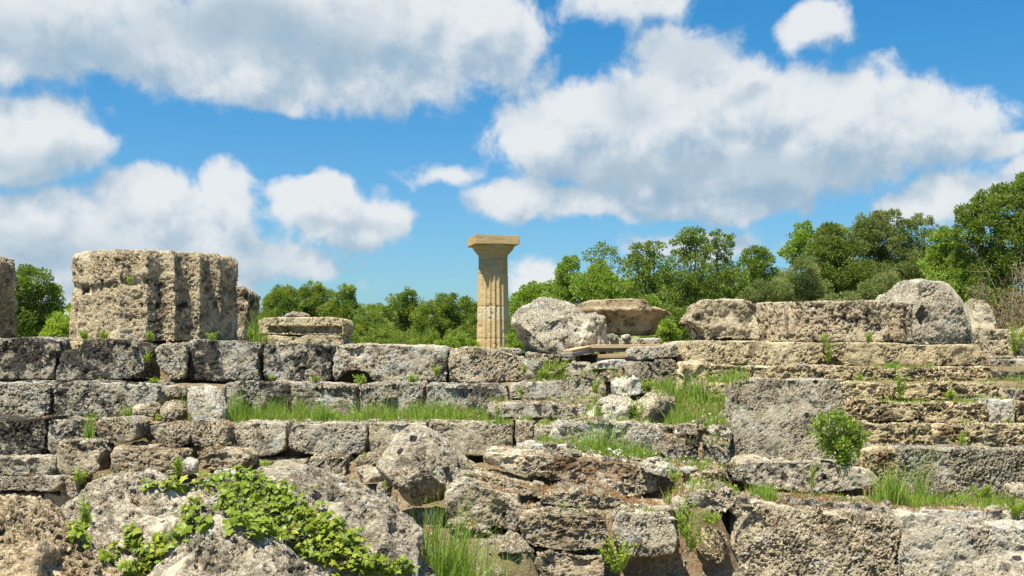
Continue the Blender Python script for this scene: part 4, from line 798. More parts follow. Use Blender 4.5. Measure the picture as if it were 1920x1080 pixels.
tree('leafy_tree', 'tallest of the airy oaks, with a dark forked trunk', 'tree', [(1290,440,16),(1312,445,18),(1283,465,24),(1305,475,28),(1270,500,28),(1300,515,34),(1320,545,34),(1275,550,34),(1295,585,34)], 36, 'oakd', .12, group=GO, airy=.6, twigs=6)
tree('leafy_tree', 'airy oak with two thin tops against a cloud', 'tree', [(1345,448,16),(1365,455,14),(1342,480,26),(1360,505,26),(1375,530,30),(1345,545,32),(1350,580,30)], 37, 'oakd', .12, group=GO, airy=.6, twigs=5)
tree('leafy_tree', 'rounded oak behind the scooped stone chunk', 'tree', [(1408,480,18),(1430,487,22),(1400,510,26),(1435,515,26),(1415,545,30),(1385,560,26)], 38, 'oakd', .12, group=GO, airy=.25, twigs=2)
tree('olive_tree', 'low grey-green olive behind the left end of the low drum', 'tree', [(1420,545,20),(1400,565,18),(1440,555,22),(1465,540,20)], 30, 'olive', .09, group='olive trees')
tree('olive_tree', 'silvery olive left of the dark dense trees', 'tree', [(1500,505,26),(1485,530,28),(1520,535,30),(1465,560,26),(1505,565,28),(1545,555,26)], 31, 'olive', .09, group='olive trees')
tree('leafy_tree', 'bright oak with a lobed top, left of the dense evergreen trees', 'tree', [(1510,430,16),(1490,455,20),(1515,455,22),(1550,432,16),(1575,437,14),(1480,478,20),(1510,480,26),(1545,460,26)], 43, 'oak', .13, group=GO, airy=.3, twigs=3)
tree('evergreen_tree', 'broad dark evergreen behind the low drum, left of centre of the dense mass', 'tree', [(1560,445,28),(1545,475,32),(1590,470,34),(1560,510,38),(1600,520,38),(1570,550,36),(1610,555,30)], 33, 'dark', .11, group='dense evergreen trees')
tree('evergreen_tree', 'dense evergreen with a bumpy top behind the rounded tan boulder', 'tree', [(1625,425,26),(1650,415,20),(1615,450,32),(1655,450,34),(1640,490,38),(1680,480,34),(1650,530,36)], 34, 'olive', .11, group='dense evergreen trees')
tree('evergreen_tree', 'dense evergreen with thin feathery tops under the right cloud', 'tree', [(1675,408,15),(1700,430,20),(1720,415,12),(1740,415,11),(1700,460,32),(1735,455,28),(1720,500,36),(1690,520,34),(1750,490,30)], 33, 'olive', .11, group='dense evergreen trees', airy=.15)
tree('evergreen_tree', 'yellow-green dense tree between the feathery tops and the tall right tree', 'tree', [(1770,450,24),(1790,475,30),(1760,490,30),(1800,510,34),(1770,535,36),(1820,545,34)], 31, 'oak', .10, group='dense evergreen trees')
tree('evergreen_tree', 'tallest dense tree rising at the right edge of the picture', 'tree', [(1880,365,22),(1905,358,22),(1935,350,30),(1850,385,24),(1820,400,22),(1870,400,34),(1910,400,36),(1815,435,28),(1850,440,38),(1900,450,44),(1950,430,40),(1830,480,36),(1880,500,40),(1840,520,34),(1930,500,44),(1880,550,40),(1940,560,40)], 29, 'oakd', .10, group='dense evergreen trees')
tree('evergreen_tree', 'dark low evergreen behind the split boulder', 'tree', [(1835,560,26),(1865,590,26),(1850,620,24),(1880,570,30)], 26, 'dark', .09, group='dense evergreen trees')
tree('leafy_tree', 'shaded low tree filling the gap under the airy oaks', 'tree', [(1250,600,30),(1290,610,34),(1330,600,30),(1230,625,26),(1280,635,26)], 34, 'oakd', .11, group=GO)
tree('leafy_tree', 'low trees-height thicket behind the grey boulder and capital', 'tree', [(960,620,30),(1000,630,30),(1050,615,30),(1090,600,30),(1150,600,30)], 44, 'oak', .12, group=GO)
tree('leafy_tree', 'low pine thicket filling the skyline under the pines left of the column', 'tree', [(650,640,26),(700,645,26),(750,645,26),(800,645,26),(850,642,24),(895,640,22)], 60, 'pine', .17, group=GP)
tree('leafy_tree', 'low pine thicket behind the carved block', 'tree', [(470,620,26),(510,630,26),(560,630,28),(610,635,28)], 62, 'pine', .17, group=GP)
tree('leafy_tree', 'dark canopy filling behind the airy oaks', 'tree', [(1190,560,34),(1240,550,36),(1300,555,38),(1350,550,38),(1400,555,36),(1450,550,32),(1260,590,40),(1340,590,40),(1420,590,38)], 47, 'oakd', .14, group=GO)
tree('evergreen_tree', 'dark canopy filling behind the dense evergreen trees', 'tree', [(1500,560,36),(1560,540,40),(1620,530,42),(1680,520,42),(1740,530,42),(1790,540,40),(1830,560,36)], 40, 'dark', .13, group='dense evergreen trees')
tree('bush', 'rounded small bush right of the broken capital', 'bush', [(1250,612,14),(1240,628,15),(1262,630,15),(1250,640,14)], 17.5, 'bush', .05, zg=-.1)
tree('bush', 'low grey-green shrub behind the low fluted drum', 'bush', [(1590,565,20),(1630,545,22),(1660,530,22),(1550,570,16)], 27, 'olive', .08)
# the same trees go on beyond both sides of the frame
tree('evergreen_tree', 'dense tree just outside the right edge, beyond the tall dense tree', 'tree', [(2060,400,45),(2100,440,50),(2030,470,50),(2140,500,50),(2060,540,50),(2120,580,50)], 33, 'oakd', .12, group='dense evergreen trees')
tree('evergreen_tree', 'far dense tree well beyond the right edge', 'tree', [(2260,420,50),(2300,470,50),(2230,500,50),(2330,530,50),(2260,580,50)], 36, 'dark', .12, group='dense evergreen trees')
tree('pine_tree', 'pine just outside the left edge', 'tree', [(-120,540,40),(-60,580,40),(-160,590,44),(-100,620,40)], 45, 'pine', .16, group=GP)
tree('pine_tree', 'pine hidden behind the big drum', 'tree', [(240,560,36),(300,580,40),(200,600,40),(380,590,36),(420,610,32),(330,620,40)], 60, 'pine', .18, group=GP)
rng = np.random.default_rng(8); P, U = [], []
for k in range(520):
    a = rng.uniform(-1.25, 1.25); dd = rng.uniform(120, 190); c_ = np.array([math.sin(a) * dd, math.cos(a) * dd, EYE - 1 + rng.uniform(0, 3.4)]); R = rng.uniform(2, 4)
    q = rng.normal(0, 1, (60, 3)); q /= np.linalg.norm(q, axis=1)[:, None]; P.append(c_ + q * R * [1, 1, .7]); U.append(q)
V = leaves_np(np.concatenate(P), np.concatenate(U), 1.3, .9, rng, .5); f, c_ = quads(V); o = mesh_np('far_wood', V, f, c_, LM['pine'], None, (0, 150, EYE - 1), smooth=False); tag(o, 'distant wood along the horizon behind the trees', 'wood', kind='stuff')
# brown half-bare shrub
rng = np.random.default_rng(77); bpos = W(1905, 660, 21.); root = empty('dry_shrub', (bpos.x, 21., EYE - .95), 'brown half-bare twiggy shrub at the right edge in front of the tall tree', 'shrub')
tb = TB(); P = []; U = []
for k in range(46):
    a = rng.uniform(-1, 1); tgt = np.array(W(1900 + a * 75, rng.uniform(455, 600), 21 + rng.uniform(-.8, .8))); s_ = np.array([bpos.x + rng.normal(0, .12), 21 + rng.normal(0, .12), EYE - .95])
    md = (s_ + tgt) / 2 + rng.normal(0, .15, 3); pts = [s_, (s_ + md) / 2 + rng.normal(0, .04, 3), md, (md + tgt) / 2 + rng.normal(0, .07, 3), tgt]; tb.add(pts, .022, .004, 5)
    for q in range(13):
        s2 = md + (tgt - md) * rng.uniform(0, 1); d = rng.normal(0, 1, 3) + (tgt - s_) * .5; d /= np.linalg.norm(d); e2 = s2 + d * rng.uniform(.15, .45); tb.add(wob(s2, e2, 3, .02, rng), .006, .002, 4)
        n_ = rng.integers(0, 16) if tgt[2] < EYE + 1.2 else rng.integers(0, 4)
        if n_: P.append(s2 + (e2 - s2) * rng.uniform(.2, 1.1, (n_, 1)) + rng.normal(0, .05, (n_, 3))); U.append(np.tile(d, (n_, 1)))
m = BARK.copy(); m.name = 'pale_twigs'; [n_ for n_ in m.node_tree.nodes if n_.type == 'MIX'][0].inputs[6].default_value = (.20, .15, .10, 1); [n_ for n_ in m.node_tree.nodes if n_.type == 'MIX'][0].inputs[7].default_value = (.34, .27, .19, 1)
tb.build('branches', m, root); V = leaves_np(np.concatenate(P), np.concatenate(U), .05, .025, rng); f, c_ = quads(V); mesh_np('foliage', V, f, c_, LM['brown'], root, tuple(root.location), smooth=False)
print('trees', round(time.time() - T0, 1))
# ---------------------------------------------------------------- ray lookups on the finished stones
bpy.context.view_layer.update(); DG = bpy.context.evaluated_depsgraph_get()
SKIP = ('crown', 'trunk', 'foliage', 'branches')
def look(px, py):
    d = Vector(((px - 960) / F, 1, (HY - py) / F)).normalized(); ok, loc, nrm, i, ob, mt = scene.ray_cast(DG, Vector((0, 0, EYE)), d)
    return (loc, nrm, ob) if ok and ob.name.split('.')[0] not in SKIP else None
def drop(x, y, z=EYE + .6):
    ok, loc, nrm, i, ob, mt = scene.ray_cast(DG, Vector((x, y, z)), Vector((0, 0, -1)))
    return (loc, nrm, ob) if ok else None
def blades(P, h, wd, rng, lean=.35, seg=3):
    """curved grass blades: P (n,3) roots, h (n,) heights"""
    n = len(P); a = rng.uniform(0, 2 * np.pi, n); dv = np.stack([np.cos(a), np.sin(a), np.zeros(n)], 1); ln = np.abs(rng.normal(0, lean, n))[:, None]
    b = rng.uniform(0, 2 * np.pi, n); s = np.stack([np.cos(b), np.sin(b), np.zeros(n)], 1) * (wd * rng.uniform(.6, 1.3, n))[:, None]
    rows = []
    for k in range(seg + 1):
        t_ = k / seg; c_ = P + np.array([0, 0, 1]) * (h[:, None] * t_ * (1 - .25 * ln * t_)) + dv * (h[:, None] * ln * t_ ** 2); wdt = (1 - t_) ** .7 * .5 if k < seg else .02
        rows += [c_ - s * wdt, c_ + s * wdt]
    V = np.stack(rows, 1); m_ = V.shape[1]; base = (np.arange(n) * m_)[:, None]
    Fq = np.concatenate([base + np.array([[2 * k, 2 * k + 1, 2 * k + 3, 2 * k + 2]]) for k in range(seg)], 0)
    return V.reshape(-1, 3), Fq
def put_blades(name, P, h, wd, mat, rng, lean=.35, parent=None, seg=3, loc=None):
    V, Fq = blades(P, h, wd, rng, lean, seg); loc = loc or (tuple(parent.location) if parent else (float(P[:, 0].mean()), float(P[:, 1].mean()), float(P[:, 2].min())))
    return mesh_np(name, V, Fq, np.full(len(Fq), 4), mat, parent, loc, smooth=False)
rng = np.random.default_rng(5)
def scatter(regs, minup=.55, clump=.0):
    """regs: (px0, px1, Y0, Y1, zlo, zhi, n, h) - roots fall on whatever lies there if its height (relative to the eye) is between zlo and zhi"""
    P, H = [], []
    for (a, b, y0, y1, zl, zh, n, h) in regs:
        ym = (y0 + y1) / 2; nc = max(3, n // 22); cs = [(rng.uniform(a, b), rng.uniform(y0, y1), rng.uniform(.5, 1.3)) for _ in range(nc)]
        for k in range(n):
            if rng.uniform() < clump: c_ = cs[rng.integers(nc)]; px, y, hs = c_[0] + rng.normal(0, 5), c_[1] + rng.normal(0, .04), c_[2]
            else: px, y, hs = rng.uniform(a, b), rng.uniform(y0, y1), rng.uniform(.4, .9)
            r = drop((px - 960) / F * ym, y)
            if r is None or r[1].z < minup: continue
            z = r[0].z - EYE
            if zl < z < zh: P.append((r[0].x, r[0].y, r[0].z - .008)); H.append(h * hs * rng.uniform(.5, 1.2))
    return np.array(P), np.array(H)
# green grass on the ledges and in the joints
G = [(1600, 1880, 11.6, 11.84, -.7, -.3, 500, .07), (1000, 1260, 11.2, 11.75, -1, -.7, 900, .08), (1010, 1240, 12.1, 12.6, -.9, -.3, 700, .07), (1240, 1380, 9.5, 10.6, -1.6, -.9, 700, .08), (425, 930, 12.2, 12.78, -.95, -.72, 5200, .15), (430, 620, 12.45, 12.78, -.95, -.7, 1200, .26), (660, 900, 12.5, 12.8, -.95, -.7, 2200, .24), (430, 930, 11.95, 12.3, -.9, -.7, 900, .06),
     (230, 350, 12.3, 12.8, -.95, -.7, 400, .14), (100, 300, 12.45, 12.8, -.95, -.7, 350, .07), (-40, 110, 12.45, 12.8, -.95, -.7, 220, .06), (325, 352, 12.5, 12.85, -.95, -.3, 160, .26),
     (1250, 1385, 11.0, 12.1, -1.0, -.3, 3600, .17), (1230, 1300, 11.3, 11.9, -1.0, -.3, 700, .14), (1070, 1230, 10.5, 10.98, -1.25, -.9, 2200, .15), (1090, 1220, 10.6, 10.95, -1.25, -.9, 260, .34), (1010, 1060, 10.6, 10.95, -1.25, -.9, 300, .12),
     (910, 1110, 11.75, 12.0, -.95, -.7, 900, .07), (1000, 1200, 12.7, 13.1, -.6, -.2, 700, .09), (1005, 1060, 12.8, 13.0, -.6, -.2, 450, .13), (1200, 1260, 12.0, 12.4, -.8, -.3, 450, .15), (1110, 1150, 12.0, 12.5, -.8, -.3, 200, .14),
     (1600, 1900, 12.0, 12.3, -.6, -.1, 260, .06), (1640, 1760, 12.3, 12.7, -.4, -.1, 380, .07), (1600, 1900, 11.55, 11.9, -.7, -.3, 380, .07), (1840, 1920, 12.3, 13, -.8, -.3, 420, .1), (1600, 1900, 11.15, 11.5, -.9, -.5, 160, .06),
     (1620, 1920, 9.95, 10.45, -1.75, -1.4, 2400, .13), (1400, 1620, 9.85, 10.3, -1.75, -1.4, 600, .06), (1400, 1450, 9.8, 10.2, -1.7, -1.4, 700, .13), (1640, 1700, 9.95, 10.45, -1.75, -1.4, 900, .22),
     (1240, 1330, 9.4, 10.2, -1.6, -1.2, 300, .12), (1270, 1300, 8.9, 9.3, -2, -1.4, 260, .22), (440, 600, 11.0, 11.5, -1.5, -1.1, 120, .05), (640, 700, 11.1, 11.6, -1.5, -1.1, 80, .08),
     (900, 960, 12.3, 12.75, -.95, -.5, 200, .12), (1280, 1370, 9.9, 10.7, -1.4, -.9, 500, .10), (1040, 1380, 9.0, 9.3, -2.1, -1.3, 160, .07), (130, 200, 13.4, 13.6, -.1, .2, 120, .06), (470, 500, 13.6, 14.2, -.3, .3, 160, .22)]
P, H = scatter(G, .5, .7)
g = put_blades('grass', P, H, .0075, LM['grass'], rng, .45); 
g.data.materials.append(LM['straw']); nf = len(g.data.polygons); mi = np.zeros(nf, np.int32); nb = nf // 3; pick = np.random.default_rng(3).uniform(size=nb) < .12; mi[:] = np.tile(pick, 3); g.data.polygons.foreach_set('material_index', mi)
tag(g, 'green grass growing on the ledges and in the joints between the blocks', 'grass', kind='stuff')
D = [(-40, 440, 11.9, 12.8, -.95, -.7, 1500, .035), (250, 460, 10.9, 11.9, -1.4, -.8, 1600, .04), (1010, 1290, 9.3, 10.0, -1.6, -1.25, 3000, .05), (1150, 1370, 8.5, 9.4, -2.1, -1.7, 3400, .07), (700, 900, 8.2, 10.0, -2, -1.4, 2200, .045), (440, 1000, 11.2, 11.7, -1.5, -1.1, 1100, .035),
     (1380, 1920, 9.7, 10.4, -1.75, -1.35, 5200, .045), (100, 1000, 12.75, 13.4, -.6, -.3, 900, .03), (920, 1130, 12.0, 12.6, -.9, -.3, 900, .035), (1600, 1920, 11.1, 12.7, -1.1, -.1, 1100, .03), (900, 1010, 9.2, 9.9, -1.5, -1.1, 900, .04), (110, 160, 13.4, 13.9, -.2, .1, 150, .03), (1230, 1370, 10.0, 11.0, -1.5, -.8, 1200, .05), (1000, 1250, 11.0, 12.0, -1, -.7, 700, .04)]
P, H = scatter(D, .3, .5)
g = put_blades('dry_grass', P, H, .009, LM['straw'], rng, 1.6); tag(g, 'orange-brown dry grass and litter on the ledges', 'dry grass', kind='stuff')
# small white flowers on thin stalks in the grass
FL = [(1070, 1230, 10.45, 10.95, -1.25, -.85, 300, .07), (1290, 1385, 11.0, 11.7, -1.0, -.5, 130, .09), (640, 930, 12.2, 12.7, -.95, -.7, 90, .08), (1250, 1330, 10.2, 10.6, -1.3, -.8, 60, .08), (915, 1110, 11.75, 12, -.95, -.7, 60, .05)]
P, H = scatter(FL, .3, .6); c0 = P + np.stack([np.zeros(len(P)), np.zeros(len(P)), H], 1)
V = []; Fq = []; 
for c_ in c0:
    s_ = .011 * rng.uniform(.7, 1.2); a = rng.uniform(0, 6.28); tl = rng.normal(0, .3, 2); o_ = len(V)
    for k in range(8): r = s_ * (1 if k % 2 else .55); x, y = r * math.cos(a + k * .785), r * math.sin(a + k * .785); V.append(c_ + np.array([x, y, x * tl[0] + y * tl[1]]))
    Fq.append(range(o_, o_ + 8))
g = mesh_np('white_flowers', np.array(V), np.array([list(q) for q in Fq]), np.full(len(Fq), 8), LM['flower'], None, tuple(c0.mean(0)), smooth=False); tag(g, 'tiny white flowers scattered through the ledge grass', 'flowers', kind='stuff')
# loose gravel and chips of stone
ico = bmesh.new(); bmesh.ops.create_icosphere(ico, subdivisions=2, radius=1); iv = np.array([v.co[:] for v in ico.verts]); iff = np.array([[v.index for v in f.verts] for f in ico.faces]); ico.free()
GR = [(1000, 1380, 8.6, 11.9, -2.1, -.6, 1100, 1), (640, 900, 8.3, 11.6, -2, -1.0, 500, 1), (60, 700, 10.6, 12.0, -1.9, -.8, 260, .8), (1380, 1920, 9.7, 10.4, -1.8, -1.3, 170, .8), (980, 1250, 11.9, 13.2, -.9, -.2, 520, 1), (1300, 1900, 11.1, 12.8, -1.2, 0, 160, .6), (150, 480, 13.3, 13.6, -.1, .2, 60, .6), (900, 1050, 8.3, 9.3, -2, -1.4, 160, 1.4)]
P, H = scatter(GR, .2, .3); V = []; Fq = []
for c_, h in zip(P, H):
    s_ = .012 + .05 * rng.uniform() ** 3.2 * max(h, .3) * 1.5; q = iv * (1 + .32 * gn(iv * 1.7 + rng.uniform(0, 50, 3), 3)[:, None]) * np.array([s_ * rng.uniform(.8, 1.5), s_ * rng.uniform(.7, 1.2), s_ * rng.uniform(.45, .8)])
    a = rng.uniform(0, 6.28); R = np.array([[math.cos(a), -math.sin(a), 0], [math.sin(a), math.cos(a), 0], [0, 0, 1]]); Fq.append(iff + len(V) * len(iv)); V.append(q @ R.T + c_ + np.array([0, 0, s_ * .3]))
g = mesh_np('gravel', np.concatenate(V), np.concatenate(Fq), np.full(sum(len(f) for f in Fq), 3), SM['grey'], None, (0, 10, 0.2)); tag(g, 'small stone chips lying on the soil and ledges', 'gravel', kind='stuff')
# ---------------------------------------------------------------- single plants
def tuft(name, label, cat, px, Y, zr, n, h, wd, spread, lean=.3, group=None, mat='grass', heads=0):
    base = W(px, HY, Y); r = drop(base.x, Y, EYE + zr); z = r[0].z if r else EYE + zr
    root = empty(name, (base.x, Y, z), label, cat, group); P = np.stack([base.x + rng.normal(0, spread, n), Y + rng.normal(0, spread * .6, n), np.full(n, z - .01)], 1)
    put_blades('blades', P, h * rng.uniform(.45, 1.1, n), wd, LM[mat], rng, lean, root, 4)
    if heads:
        tb = TB(); Pp = []; 
        for k in range(heads):
            s_ = P[rng.integers(n)]; tip = s_ + np.array([rng.normal(0, .12) * h, rng.normal(0, .05), h * rng.uniform(.9, 1.35)]); tb.add(wob(s_, tip, 3, .01, rng), .0022, .0012, 3)
            Pp.append(tip + rng.normal(0, .004, (10, 3)) - np.array([0, 0, 1]) * rng.uniform(0, .06, (10, 1)))
        V = leaves_np(np.concatenate(Pp), np.tile([0, 0, 1.], (len(Pp) * 10, 1)), .014, .006, rng, .4); n0 = len(tb.V); tb.V += list(V); tb.F += [tuple(range(n0 + 4 * q, n0 + 4 * q + 4)) for q in range(len(V) // 4)]
        tb.build('flowering_stalk', LM['grass'], root)
    return root
tuft('grass_tuft', 'big tuft of long grass in front of the leaning boulder', 'grass tuft', 826, 7.9, -1.2, 380, .85, .010, .12, .36, heads=12)
tuft('grass_tuft', 'long grass tuft at the bottom edge, right of the elongated boulder', 'grass tuft', 872, 7.8, -1.2, 260, .62, .010, .12, .42)
tuft('grass_tuft', 'dark reedy tuft right of the upright pale stone', 'grass tuft', 447, 12.35, -.4, 130, .40, .010, .07, .22, heads=5)
tuft('grass_tuft', 'bright spreading tuft on the edge of the third course', 'grass tuft', 607, 12.1, -.4, 90, .27, .012, .04, .5)
tuft('grass_tuft', 'tuft growing by the left corner of the upright pale stone', 'grass tuft', 342, 12.5, -.2, 60, .34, .011, .03, .3)
tuft('grass_tuft', 'pale bending grass in front of the dark third course block', 'grass tuft', 168, 11.35, -.9, 60, .34, .011, .03, .35)
tuft('grass_tuft', 'dry tall tuft between the big drum and the carved block', 'grass tuft', 478, 13.8, .4, 60, .42, .010, .04, .35, mat='grass', heads=6)
tuft('grass_tuft', 'fine round tuft on the dirt ledge under the spotted slab', 'grass tuft', 1428, 9.85, -1.2, 300, .17, .006, .07, .5)
tuft('grass_tuft', 'tall broad-bladed tuft left of the dark rough block', 'grass tuft', 1668, 9.95, -1.2, 120, .42, .012, .06, .35, heads=6)
tuft('grass_tuft', 'long-bladed tuft leaning over the crumbling rock mass', 'grass tuft', 1300, 11.75, 0, 130, .36, .012, .08, .45, heads=4)
tuft('grass_tuft', 'tall thin grass in front of the fifth step', 'grass tuft', 1725, 10.35, -.9, 40, .5, .008, .025, .3, heads=10)
tuft('grass_tuft', 'short tuft on the second step, right half', 'grass tuft', 1672, 12.35, 0, 160, .10, .008, .04, .6)
tuft('grass_tuft', 'tall wispy grass rising before the long rounded block', 'grass tuft', 1130, 10.7, -.7, 90, .36, .010, .08, .4, heads=8)
def weed(label, px, py, Y, h, kind='leafy', n=5, sp=.05, name='weed_plant', cat='plant', group=None, mat='bush'):
    """py: row of the root. A small herb: thin stems with leaves all along."""
    b = W(px, py, Y); root = empty(name, tuple(b), label, cat, group); tb = TB(); P = []; U = []
    for k in range(n):
        d = np.array([rng.normal(0, sp * 4), rng.normal(-.15, sp * 3), 1.]); d /= np.linalg.norm(d); L = h * rng.uniform(.6, 1.1); s_ = np.array(b) + rng.normal(0, sp * .15, 3) * [1, .5, 0]; tip = s_ + d * L
        pts = wob(s_, tip, 4, .03 * L, rng); tb.add(pts, .0025, .0012, 4); m_ = int(14 + 60 * L) if kind != 'spiky' else int(26 + 50 * L)
        tt = rng.uniform(.12, 1.02, m_); P.append(s_ + (tip - s_) * tt[:, None] + rng.normal(0, .012 if kind == 'leafy' else .003, (m_, 3)))
        o_ = rng.normal(0, 1, (m_, 3)); o_[:, 2] = np.abs(o_[:, 2]) * .6 + (.3 if kind == 'leafy' else .6); U.append(o_)
    tb.build('stems', LM['grass'], root); P = np.concatenate(P); U = np.concatenate(U)
    V = leaves_np(P, U, .028 if kind == 'leafy' else .045, .020 if kind == 'leafy' else .009, rng, .25); f, c_ = quads(V)
    mesh_np('leaves', V, f, c_, LM[mat], root, tuple(b), smooth=False); return root
for a in [('feathery weed at the left foot of the big drum', 160, 637, 13.55, .10, 'spiky', 9, .12), ('weed at the foot of the big drum, second from the left', 195, 637, 13.55, .09, 'spiky', 6, .1),
 ('yellow-green weed in the groove of the big drum', 243, 535, 13.85, .09, 'leafy', 5, .06), ('weed hanging from the big drum foot over the crack', 283, 640, 13.5, .12, 'leafy', 6, .08), ('weed growing in the crack of the top course', 278, 680, 13.4, .15, 'leafy', 7, .08),
 ('round-leaved weed under the right flutes of the big drum', 398, 640, 13.5, .12, 'leafy', 8, .12), ('small weed at the foot of the narrow rounded block', 290, 722, 13.0, .10, 'leafy', 6, .1), ('small weed below the notched block', 190, 722, 13.1, .07, 'spiky', 5, .08),
 ('bushy weed left of the hollow in the top course', 592, 716, 13.2, .07, 'leafy', 6, .1), ('bushy weed under the hollow in the top course', 678, 722, 13.15, .13, 'leafy', 10, .12), ('bushy weed under the right part of the hollowed long block', 773, 720, 13.15, .13, 'leafy', 10, .1),
 ('weed in the joint left of the brownish top block', 818, 705, 13.25, .13, 'leafy', 6, .07), ('weed on the joint over the carved block end', 510, 715, 13.3, .07, 'spiky', 5, .08), ('tall weed beside the two stacked stones', 243, 790, 12.1, .20, 'spiky', 6, .06),
 ('weed in the joint under the two small stones', 298, 792, 11.9, .08, 'leafy', 6, .1), ('weed at the face of the crumbled dark block', 983, 700, 13.2, .12, 'leafy', 4, .05), ('bright weed mound at the end of the top course', 1022, 710, 12.85, .12, 'spiky', 16, .18),
 ('weed between the two rounded capping stones', 1055, 700, 12.8, .12, 'leafy', 6, .06), ('weed stalk before the clean pale block', 978, 748, 12.4, .16, 'leafy', 3, .03), ('weed stalk before the low pale block', 931, 782, 11.8, .15, 'leafy', 3, .03),
 ('spiky green plant on the pale cleft rock', 1122, 790, 11.5, .20, 'spiky', 6, .05), ('weed at the left of the white faceted boulder', 1115, 738, 12.3, .14, 'leafy', 7, .1), ('tall yellowish weed right of the cleft rock', 1195, 790, 11.4, .3, 'leafy', 5, .06),
 ('weed bush right of the white faceted boulder', 1215, 735, 12.3, .15, 'leafy', 12, .1), ('weed at the joint of the two top steps', 1552, 682, 12.6, .28, 'leafy', 5, .03), ('tall weed rising above the top step joint', 1545, 644, 12.8, .11, 'leafy', 4, .04),
 ('light green rosette weed on the top step before the low drum', 1627, 643, 12.9, .12, 'spiky', 6, .05), ('tall flowering weed over the third and fourth steps', 1688, 748, 11.75, .33, 'leafy', 7, .06), ('weed on the second step left half', 1610, 712, 12.1, .06, 'leafy', 5, .1),
 ('narrow-leaved weed right of the light grey squared block', 1282, 1010, 8.85, .32, 'spiky', 10, .07), ('leafy weed at the foot of the right side of the light grey block', 1292, 1035, 8.8, .24, 'spiky', 9, .08), ('star-shaped plant under the hollowed block', 1340, 985, 9.1, .13, 'spiky', 12, .25),
 ('bright bushy weed left of the light grey squared block', 1158, 1075, 8.6, .28, 'leafy', 16, .10), ('weed on the rust-stained slab end', 1268, 905, 9.8, .12, 'leafy', 5, .06), ('weed at the left end of the low spotted slab', 1368, 945, 10.0, .18, 'leafy', 10, .10),
 ('tall weed crossing the low spotted slab', 1520, 920, 10.1, .28, 'spiky', 3, .03), ('weed patch at the foot of the dark rough block', 1845, 938, 10.2, .15, 'spiky', 14, .2), ('weed at the right edge below the dark rough block', 1905, 970, 9.7, .2, 'spiky', 12, .12),
 ('bright sprig standing on the broad grey boulder', 158, 985, 6.75, .16, 'spiky', 5, .05), ('grey-green sprig behind the broad grey boulder', 334, 893, 8.0, .12, 'spiky', 6, .06), ('weed hanging under the two-layered block', 152, 905, 10.9, .13, 'leafy', 10, .1),
 ('little weed on the flat stone under the third course', 495, 875, 11.0, .06, 'leafy', 6, .15), ('weed beside the little mossy stone', 728, 912, 10.1, .1, 'leafy', 8, .08), ('vine-leaved plant at the right edge between the post stone and the rough stone', 1900, 665, 13.5, .42, 'leafy', 12, .07),
 ('low weed right of the big drum top edge', 470, 636, 13.7, .12, 'spiky', 6, .06), ('tall weeds over the fifth step', 1800, 838, 10.9, .14, 'leafy', 5, .1), ('weed before the end of the third step', 1780, 748, 11.8, .09, 'spiky', 8, .15)]:
    weed(*a)
# shrub leaning on the upright slab
rng = np.random.default_rng(9)
def shrub(label, blobs, Y, leaf, mat, name='shrub'):
    root = empty(name, tuple(W(blobs[-1][0], blobs[-1][1] + blobs[-1][2], Y)), label, 'shrub'); P, U = [], []; tb = TB()
    for (px, py, r) in blobs:
        c_ = np.array(W(px, py, Y - rng.uniform(0, .1))); R = r / F * Y; tb.add(wob(root.location, c_, 5, .02, rng), .008, .003, 5)
        for k in range(9):
            d = rng.normal(0, 1, 3); d /= np.linalg.norm(d); e_ = c_ + d * R * rng.uniform(.3, 1.3); tb.add(wob(c_, e_, 3, .01, rng), .003, .0015, 4); n_ = int(rng.uniform(15, 60) * (R / .12) ** 2) + 5
            q = rng.normal(0, R * .24, (n_, 3)); P.append(e_ + q); U.append(q / R * 2 + np.array([0, -.5, .4]))
    tb.build('stems', BARK, root); V = leaves_np(np.concatenate(P), np.concatenate(U), leaf, leaf * .7, rng, .5); f, c_ = quads(V); mesh_np('foliage', V, f, c_, LM[mat], root, tuple(root.location), smooth=False)
shrub('dark green leafy shrub in front of the big upright slab', [(1540,790,15),(1560,785,17),(1590,792,15),(1537,812,15),(1560,815,22),(1595,812,20),(1615,822,14),(1550,838,17),(1580,840,22),(1605,840,14),(1578,862,14)], 10.45, .036, 'oak')
# ---------------------------------------------------------------- ivy over the foreground boulders
rng = np.random.default_rng(21)
IV = [(280,912,22,7,26),(330,914,30,9,50),(390,908,35,12,70),(395,892,14,14,28),(425,915,35,16,80),(440,895,32,10,70),(470,900,30,12,60),(480,925,40,18,90),(520,935,40,20,110),(430,945,32,22,80),(470,960,45,28,150),(520,970,50,30,190),(560,975,40,35,160),
      (590,1000,45,32,180),(620,1015,40,32,170),(650,1030,35,30,140),(560,1010,50,25,150),(600,1040,45,22,130),(655,1055,40,20,120),(700,1070,50,12,110),(750,1075,40,8,70),(500,1000,40,14,70),(350,965,18,22,34),(365,945,14,14,18),(385,985,25,10,26),(340,1000,22,18,36),(310,1020,28,18,50),(285,1045,30,16,55),(265,1065,24,14,40),(240,1075,22,12,30),
      (250,1000,14,16,22),(245,1020,20,20,40),(215,1035,14,20,22),(265,1030,16,14,22),(200,1050,10,16,14),(145,995,16,8,22),(160,985,20,8,20),(140,1008,14,8,16),(165,1025,12,8,10),(480,985,30,18,60),(540,1000,30,20,90),(440,985,20,10,20)]
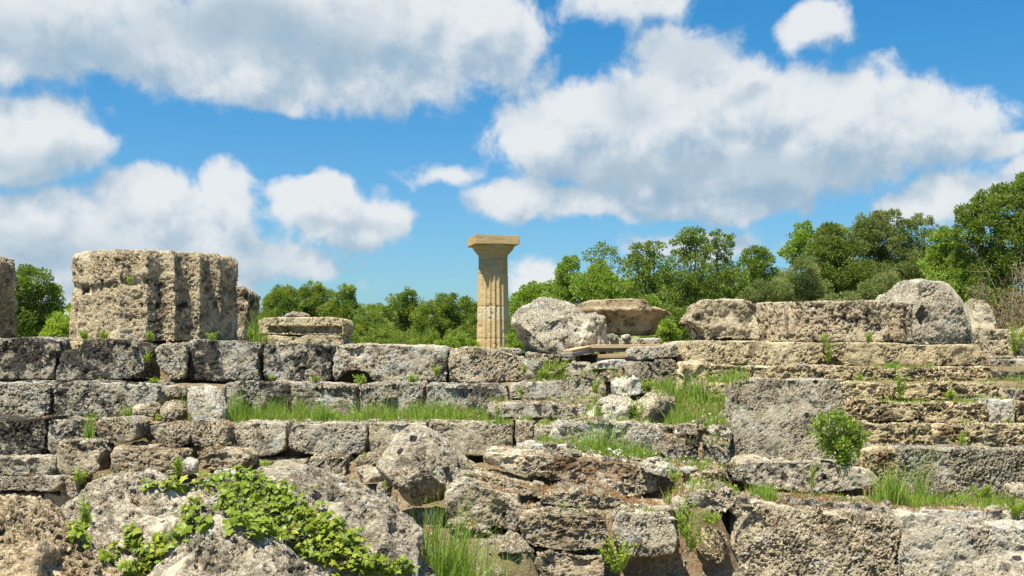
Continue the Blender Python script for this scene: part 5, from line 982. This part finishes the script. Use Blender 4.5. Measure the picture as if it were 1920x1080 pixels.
half = [(0, 0), (.10, -.02), (.42, -.22), (.58, .02), (.40, .22), (.78, .38), (.36, .55), (.26, .68), (0, 1.12)]
out = [(x, y) for x, y in half] + [(-x, y) for x, y in half[-2:0:-1]]; out = out[1:] if False else out
lv = np.array([(x, y - .1, 0) for x, y in out]) ; lv[:, 2] = -.22 * np.abs(lv[:, 0]) - .10 * (lv[:, 1]) ** 2
NL = len(lv); cen_ = np.array([[0, .3, .03]]); lv = np.concatenate([lv, cen_]); fan = np.array([(NL, i, (i + 1) % NL) for i in range(NL)])
Vl, Fl, stems = [], [], TB(); root = None
for (px, py, rx, ry, n) in IV:
    prev = None
    for k in range(int(n * .98)):
        qx, qy = px + rng.normal(0, .42) * rx, py + rng.normal(0, .42) * ry; r = look(qx, qy)
        if r is None or r[0].y > 8.2: continue
        loc, nrm, ob = r
        if root is None: root = empty('ivy', (loc.x, loc.y, loc.z), 'bright green ivy trailing over the foreground boulders', 'ivy')
        dens = min(1, n / 90); lift = rng.uniform(.005, .02 + .075 * dens)
        c_ = np.array(loc) + np.array(nrm) * lift * .5 + np.array([0, -.3, .8]) * lift
        size = .031 * rng.uniform(.4, 1.2) * (1.5 if rng.uniform() < .15 else 1) * (1.15 if rng.uniform() < .2 else 1)
        nn = np.array(nrm) * .6 + np.array([-.15, -.55, .75]) + rng.normal(0, .55, 3); nn /= np.linalg.norm(nn)
        up_ = np.array([rng.normal(.2, .7), 0, -1 + rng.normal(0, .5)]); up_ -= nn * up_.dot(nn); up_ /= np.linalg.norm(up_); sd_ = np.cross(up_, nn)
        L = lv * size * 1.15; Fl.append(fan + len(Vl) * len(lv)); Vl.append(c_ + L[:, :1] * sd_ + L[:, 1:2] * up_ + L[:, 2:3] * nn)
        if prev is not None and rng.uniform() < .6: stems.add(wob(prev, c_ - nn * .01, 3, .008, rng), .0022, .0016, 4)
        prev = c_ - nn * .01
mesh_np('leaves', np.concatenate(Vl), np.concatenate(Fl), np.full(sum(len(f) for f in Fl), 3), LM['ivy'], root, tuple(root.location), smooth=False)
stems.build('stems', BARK, root)
print('plants', round(time.time() - T0, 1))
